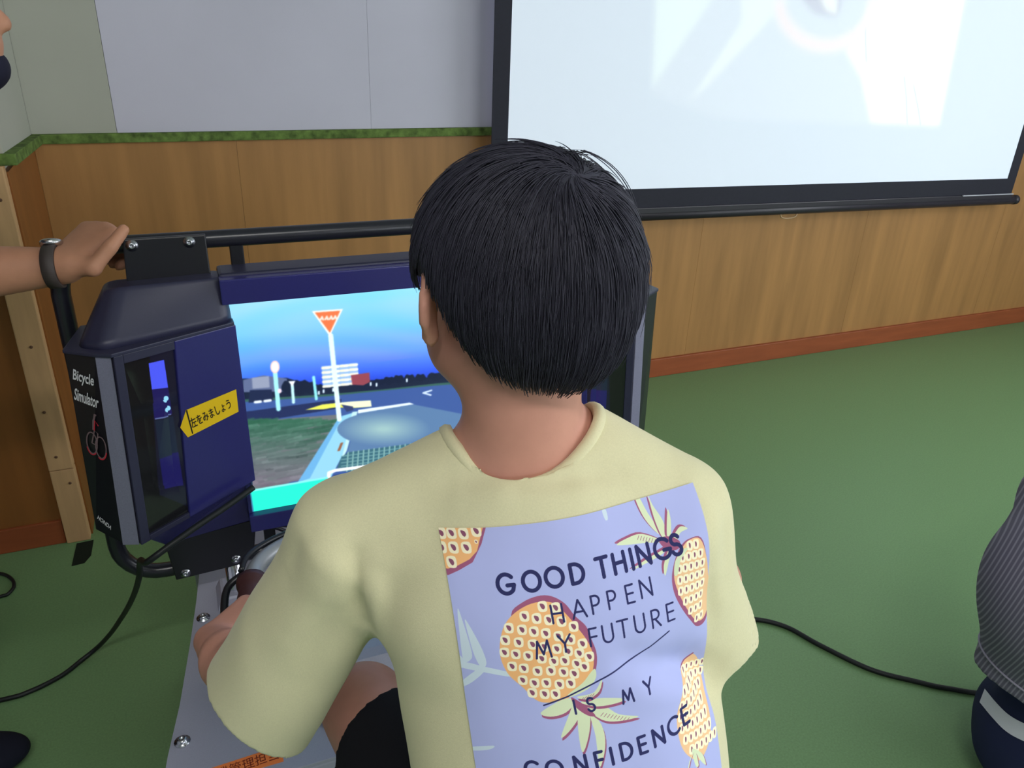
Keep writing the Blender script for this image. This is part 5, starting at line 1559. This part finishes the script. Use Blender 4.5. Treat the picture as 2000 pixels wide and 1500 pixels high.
V, Q = hd.surface(); V = smooth_pts(V, Q, 2, .5)
mesh('hair', V, Q, M_HAIR, kid, True)
KS = Field((1.15, .35, .20), (1.85, .98, .80), .005)
KS.apply(ecyl(kc + A_([.02, 0, .06]), A_([1.462, .615, .30]), (-.25, .95, 0), .155, .125, .160, .135))
KS.apply(ell(kc + A_([-.006, 0, .01]), (.168, .17, .195)), .04); KS.apply(cone(ksL + A_([-.03, 0, -.01]), ksR + A_([-.03, 0, -.01]), .080, .080), .10)
for a, b in ((ksL, kEL), (ksR, kER)):
    KS.apply(clip(cone(a, b, .060, .056), a * .4 + b * .6, b - a), .03); KS.apply(cone(a * .5 + b * .5, b * 1.2 - a * .2, .046, .044), .003, 'sub')
nK = nrm([-.35, -.10, -1.0])
KS.cut(lambda P: (P - A_([1.340, .66, .305])) @ nK)
KS.apply(ecyl(A_([1.475, .60, .17]), A_([1.470, .615, .31]), (-.25, .95, 0), .150, .125, .148, .120), .004, 'sub')
KS.apply(cone(kn_, KHf(0, -.02, -.06), .058, .062), .005, 'sub')
V, Q = KS.surface(); V = smooth_pts(V, Q, 2, .5); N_ = vnormals(V, Q)
V = V + N_ * np.array([.005 * math.sin(26 * (p[2] * .8 + p[0] * .5 - p[1] * .4)) * (.5 + .5 * noise.noise(Vector(p * 7))) for p in V])[:, None]
ks_ = mesh('shirt', V, Q, M_STRIPE, kid, True, label='grey finely striped shirt')
kb2 = BVHTree.FromPolygons([Vector(p) for p in V], [tuple(map(int, f)) for f in Q])
seam = []
for a in np.linspace(1.3, 4.6, 26):
    o_ = A_([1.47, .615, .335]) + A_([.5 * math.cos(a), .5 * math.sin(a), .0]); o_[2] = .330 - .35 * (o_[0] - 1.345) * .12
    h_ = kb2.ray_cast(Vector(o_), Vector(A_([1.47, .615, o_[2]]) - o_))
    if h_[0] is not None: seam.append(np.array(h_[0]) + np.array(h_[1]) * .001)
tube('hem_seam', seam, .0022, mat('pale_thread', (168, 164, 180), .8, .2), ks_, 6)
KT = Field((1.2, .35, .0), (2.1, .92, .48), .005)
KT.apply(ell(kh + A_([0, .01, .0]), (.150, .150, .130))); KT.apply(ecyl(kh + A_([-.025, .01, .15]), kh + A_([-.01, 0, -.03]), (-.25, .95, 0), .135, .105, .160, .140), .03)
for sy, kk, aa in ((.10, (1.80, .76, .36), (1.94, .74, .07)), (-.09, (1.82, .55, .36), (1.96, .57, .07))):
    chain(KT, [kh + A_([.02, sy, 0]), A_(kk)], [.10, .072], .04); chain(KT, [A_(kk), A_(kk) * .15 + A_(aa) * .85], [.070, .052], .02)
KT.cut(lambda P: .003 - P[..., 2])
V, Q = KT.surface(); V = smooth_pts(V, Q, 2, .5)
kt = mesh('trousers', V, Q, M_NAVYC, kid, True)
kb3 = BVHTree.FromPolygons([Vector(p) for p in V], [tuple(map(int, f)) for f in Q])
Vs, Fs = [], []
def tcast(x, y):
    d = Vector(((x - 1000) / 1530 * _r + (750 - y) / 1530 * _u + _f))
    h_ = kb3.ray_cast(Vector((0, 0, 1.45)), d)
    return h_
up_ = spline([(1925, 1346), (1947, 1372), (1972, 1396), (2005, 1414), (2070, 1440)], 6)
dn_ = spline([(1915, 1372), (1940, 1402), (1966, 1428), (2000, 1447), (2065, 1473)], 6)
rows_k = []
for p, q in zip(up_, dn_):
    hs = [tcast(*(p * (1 - t) + q * t)) for t in (0, .33, .67, 1)]
    if all(h_[0] is not None for h_ in hs): rows_k.append(hs)
for hs in rows_k:
    for h_ in hs: Vs.append(np.array(h_[0]) + np.array(h_[1]) * .002)
for i in range(len(rows_k) - 1):
    for k in range(3): Fs.append((i * 4 + k, i * 4 + k + 1, (i + 1) * 4 + k + 1, (i + 1) * 4 + k))
mesh('side_stripe', Vs, Fs, M_WBAND, kt, True, label='white stripe')
for aa in ((1.94, .74, .07), (1.96, .57, .07)):
    fs = Field((aa[0] - .10, aa[1] - .06, 0), (aa[0] + .19, aa[1] + .06, .12), .004)
    fs.apply(ell((aa[0] - .01, aa[1], .05), (.05, .036, .05))); fs.apply(ell((aa[0] + .075, aa[1], .03), (.08, .038, .03)), .03)
    fs.cut(lambda P: .003 - P[..., 2])
    V, Q = fs.surface(); V = smooth_pts(V, Q, 2, .5)
    mesh('shoe', V, Q, M_SHOE, kid, True)
